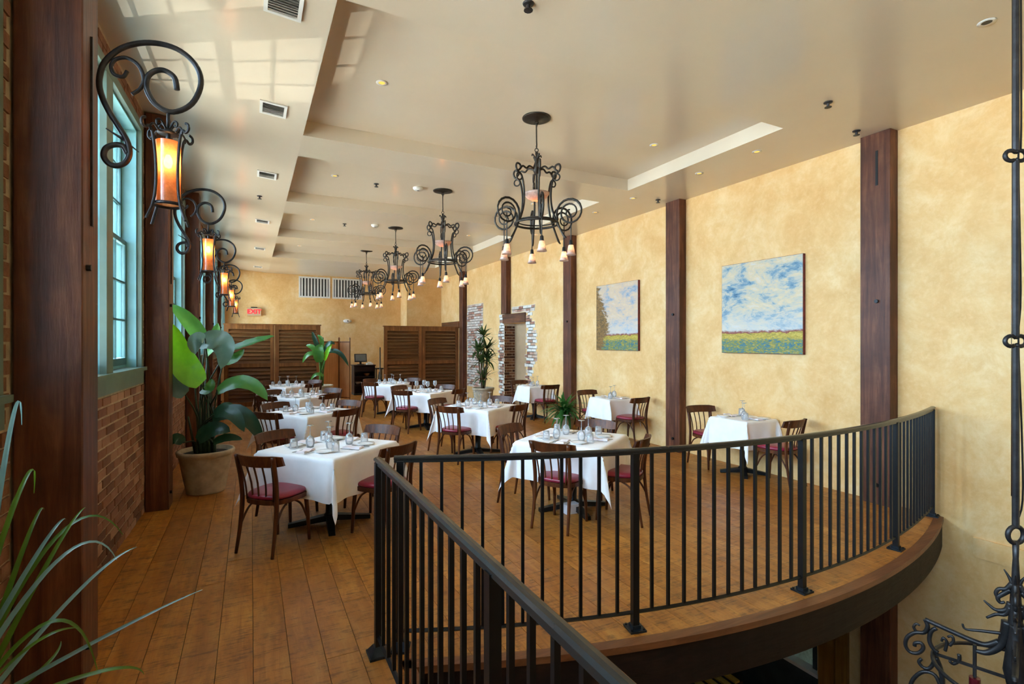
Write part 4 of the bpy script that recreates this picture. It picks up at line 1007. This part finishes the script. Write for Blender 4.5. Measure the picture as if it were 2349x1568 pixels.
# bird of paradise beside the second window post
PC = Vector((-.45, 6.72, 0))
t = thing('potted_palm', 'big bird of paradise plant with broad leaves in a stone pot beside window wall', 'plant', PC)
pot(t, .19, .285, .47)
LV = [ # base px, tip px, bend px, width, tilt towards camera, depth, material
 ((462,880),(396,742),(408,840),.27,1,5.55,'leaf_bright'), ((470,790),(391,698),(440,735),.17,.6,5.75,'leaf_mid'),
 ((454,788),(506,846),(540,758),.24,1,5.6,'leaf_gray'), ((470,776),(448,812),(440,772),.16,.9,5.55,'leaf_gray'), ((520,806),(630,770),(570,786),.13,.4,5.7,'leaf_mid'),
 ((512,830),(560,800),(535,835),.13,.5,5.8,'leaf_mid'), ((500,898),(614,918),(570,848),.17,.7,5.6,'leaf_mid'),
 ((425,905),(388,846),(392,884),.20,.8,5.5,'leaf_gray'), ((488,962),(604,1018),(560,910),.18,.8,5.5,'leaf_dark'), ((492,950),(560,990),(535,925),.15,.9,5.4,'leaf_dark'),
 ((455,1010),(528,990),(490,970),.17,.9,5.35,'leaf_dark'), ((490,1016),(556,1008),(520,995),.09,.8,5.4,'leaf_dark'),
 ((420,1015),(386,1022),(400,995),.12,.8,5.5,'leaf_dark'), ((462,895),(486,868),(486,898),.12,.8,5.6,'leaf_mid'),
 ((498,950),(540,938),(520,925),.12,.9,5.5,'leaf_dark'), ((475,820),(500,740),(492,790),.15,.3,6.0,'leaf_mid'), ((440,820),(400,790),(420,790),.16,.5,6.0,'leaf_dark')]
for i, (bp, tp, cp, wd, tl, dt, mt) in enumerate(LV):
    p1 = at(*bp, dt) - PC; p2 = at(*tp, dt + .05*((i%3)-1)) - PC; c = at(*cp, dt - .05) - PC
    lf = blade(p1, p2, c, wd, Vector((-SN*-.2-.25*tl, -CS*tl, .45)), mt, t)
    a = 2.4*i; root = Vector((.09*math.cos(a), .09*math.sin(a), .43))
    mid = (root + p1)/2 + Vector((0,0,.06)); mid.x = root.x*.6 + mid.x*.4; mid.y = root.y*.6 + mid.y*.4
    MB().tube(smooth_path([root, mid, p1], 5), [.014,.013,.012,.011,.010,.009,.009,.008,.008,.007,.006], 6).build('stalk', M['stem_dark'], t, True)
for i in range(10):
    a = .63*i; r_ = .05+.05*(i%3)/2; tp_ = Vector((r_*1.5*math.cos(a)-.02, r_*1.5*math.sin(a), .85+.09*(i%5)))
    MB().tube([Vector((r_*math.cos(a), r_*math.sin(a), .42)), tp_], [.017,.008], 6).build('stalk', M['stem_dark'], t, True)
# palm by the far screen
P2 = Vector((1.57, 13.65, 0))
t = thing('potted_palm', 'slim palm in a stone pot in front of the folding screen', 'plant', P2); pot(t, .22, .30, .60)
for i, (bp, tp, cp, wd, mt) in enumerate((((735,822),(702,792),(720,790),.18,'leaf_mid'), ((738,815),(716,760),(722,780),.15,'leaf_dark'), ((733,830),(738,790),(728,800),.34,'leaf_mid'), ((745,826),(762,786),(752,800),.14,'leaf_bright'), ((748,810),(800,840),(778,790),.16,'leaf_dark'), ((730,815),(694,832),(705,800),.16,'leaf_mid'), ((742,806),(768,790),(757,776),.14,'leaf_dark'), ((738,800),(728,768),(742,775),.14,'leaf_mid'), ((742,862),(712,872),(725,850),.12,'leaf_mid'))):
    p1 = at(*bp, 12.75) - P2; p2 = at(*tp, 12.7) - P2; c = at(*cp, 12.6) - P2
    blade(p1, p2, c, wd*.75, Vector((-.3,-1,.5)), mt, t)
    a = 2.4*i; root = Vector((.05*math.cos(a), .05*math.sin(a), .56)); MB().tube(smooth_path([root, (root+p1)/2 + Vector((0,0,.05)), p1], 4), .014, 6).build('stalk', M['stem_green'], t, True)
# dracaena beside the brick niche
P3 = Vector((5.10, 11.55, 0))
t = thing('potted_dracaena', 'tall dracaena with narrow leaf tufts in a stone pot by the brick niche', 'plant', P3); pot(t, .20, .27, .56)
dl = MB(); n = 6
lm = None
def narrow(Lf, wd, droop, matn, nm):
    vs = []; n = 7
    for i in range(n+1):
        f = i/n; x = Lf*f*(1-.15*droop*f); z = Lf*(.35*f - droop*f*f); w_ = wd*.5*math.sin(math.pi*min(1,.12+f*.88))**.7
        vs += [(x,-w_,z+.15*w_),(x,0,z),(x,w_,z+.15*w_)]
    return MB().add(vs, [(i*3+k,i*3+k+1,(i+1)*3+k+1,(i+1)*3+k) for i in range(n) for k in range(2)]).mesh(nm, M[matn], True)
DL = [narrow(.38,.06,.35,'dracaena_leaf','leaf'), narrow(.34,.06,.7,'dracaena_leaf','leaf'), narrow(.36,.055,.05,'dracaena_leaf','leaf')]
rnd = random.Random(3)
for (dx, dy, top, nn) in ((.02,0,1.86,34), (.12,.05,1.55,42), (-.12,.03,1.48,40), (.08,-.08,1.28,40), (-.08,-.05,1.22,36), (.0,.0,.82,30)):
    MB().tube(smooth_path([(dx*.3,dy*.3,.52),(dx*.8,dy*.8,top*.6+.2),(dx,dy,top)], 4), .016, 6).build('cane', M['bark'], t, True)
    for k in range(nn):
        o = link('leaf', DL[rnd.randrange(3)], t, (dx,dy,top-.01*rnd.random()*8), (0, rnd.uniform(-1.0,.45), rnd.uniform(0,6.28))); s = rnd.uniform(.7,1.05); o.scale = (s,s,s)
# bushy fern
P4 = Vector((5.33, 8.20, 0))
t = thing('potted_fern', 'bushy green fern in a low pot on the floor before a timber post', 'plant', P4); pot(t, .13, .18, .28)
FL = [narrow(.62,.06,.85,'fern_leaf','leaf'), narrow(.56,.055,1.05,'fern_leaf','leaf'), narrow(.52,.05,.4,'fern_leaf','leaf')]
for k in range(110):
    o = link('leaf', FL[k%3], t, (rnd.uniform(-.05,.05),rnd.uniform(-.05,.05),.27+rnd.random()*.12), (0, rnd.uniform(-1.2,-.5) if k % 2 else rnd.uniform(-.55,.05), rnd.uniform(0,6.28))); s = rnd.uniform(.72,.95); o.scale = (s,s,s)
# spiky plant right beside the walkway, its pot just out of view
P5 = Vector((-.675, 1.80, 0))
t = thing('potted_spiky_plant', 'spiky plant with long narrow arching leaves beside the walkway', 'plant', P5); pot(t, .17, .24, .50)
BL = [((20,1005),(50,974),1.50,'blade_gray'), ((40,1140),(78,1131),1.45,'blade_green'), ((15,1205),(36,1165),1.5,'blade_green'), ((55,1255),(101,1170),1.45,'blade_green'), ((70,1295),(151,1190),1.40,'blade_gray'), ((110,1290),(196,1163),1.45,'blade_green'), ((130,1232),(282,1226),1.5,'blade_green'), ((130,1288),(268,1284),1.45,'blade_gray'), ((170,1366),(314,1254),1.42,'blade_gray'), ((240,1460),(464,1352),1.5,'blade_gray'), ((110,1428),(225,1545),1.35,'blade_green'), ((60,1490),(180,1440),1.3,'blade_green'), ((200,1548),(330,1546),1.35,'blade_green'), ((90,1540),(140,1470),1.45,'blade_green')]
for i, (mp, tp, dt, mt) in enumerate(BL):
    a = 2.4*i; root = Vector((.03*math.cos(a), .03*math.sin(a), .70)); p2 = at(*tp, dt) - P5; mid = at(*mp, dt*.96) - P5
    c = 2*mid - .5*(root + p2)
    blade(root, p2, c, .0165, Vector((.2,-.6,.8)), mt, t, fold=.35, n=18, tipp=1.0)
MB().lathe([(.05,.46),(.06,.55),(.045,.66),(.02,.72),(.001,.74)], 12).build('crown', M['stem_dark'], t, True)
for i in range(14):   # leaves leaning away to the wall and back along the walkway
    a = math.radians(150 + 13*i); L_ = rnd.uniform(.45,.7); root = Vector((.03*math.cos(a), .03*math.sin(a), .70)); e_ = rnd.uniform(.5,1.1)
    dv = Vector((math.cos(a)*math.cos(e_)*.45, math.sin(a)*math.cos(e_), math.sin(e_)*.7))
    blade(root, root + dv*L_ + Vector((0,0,-.10)), root + dv*L_*.6 + Vector((0,0,.08)), .0165, Vector((.1,-.3,.9)), 'blade_green', t, fold=.35, n=10, tipp=1.0)
bpy.context.view_layer.update()
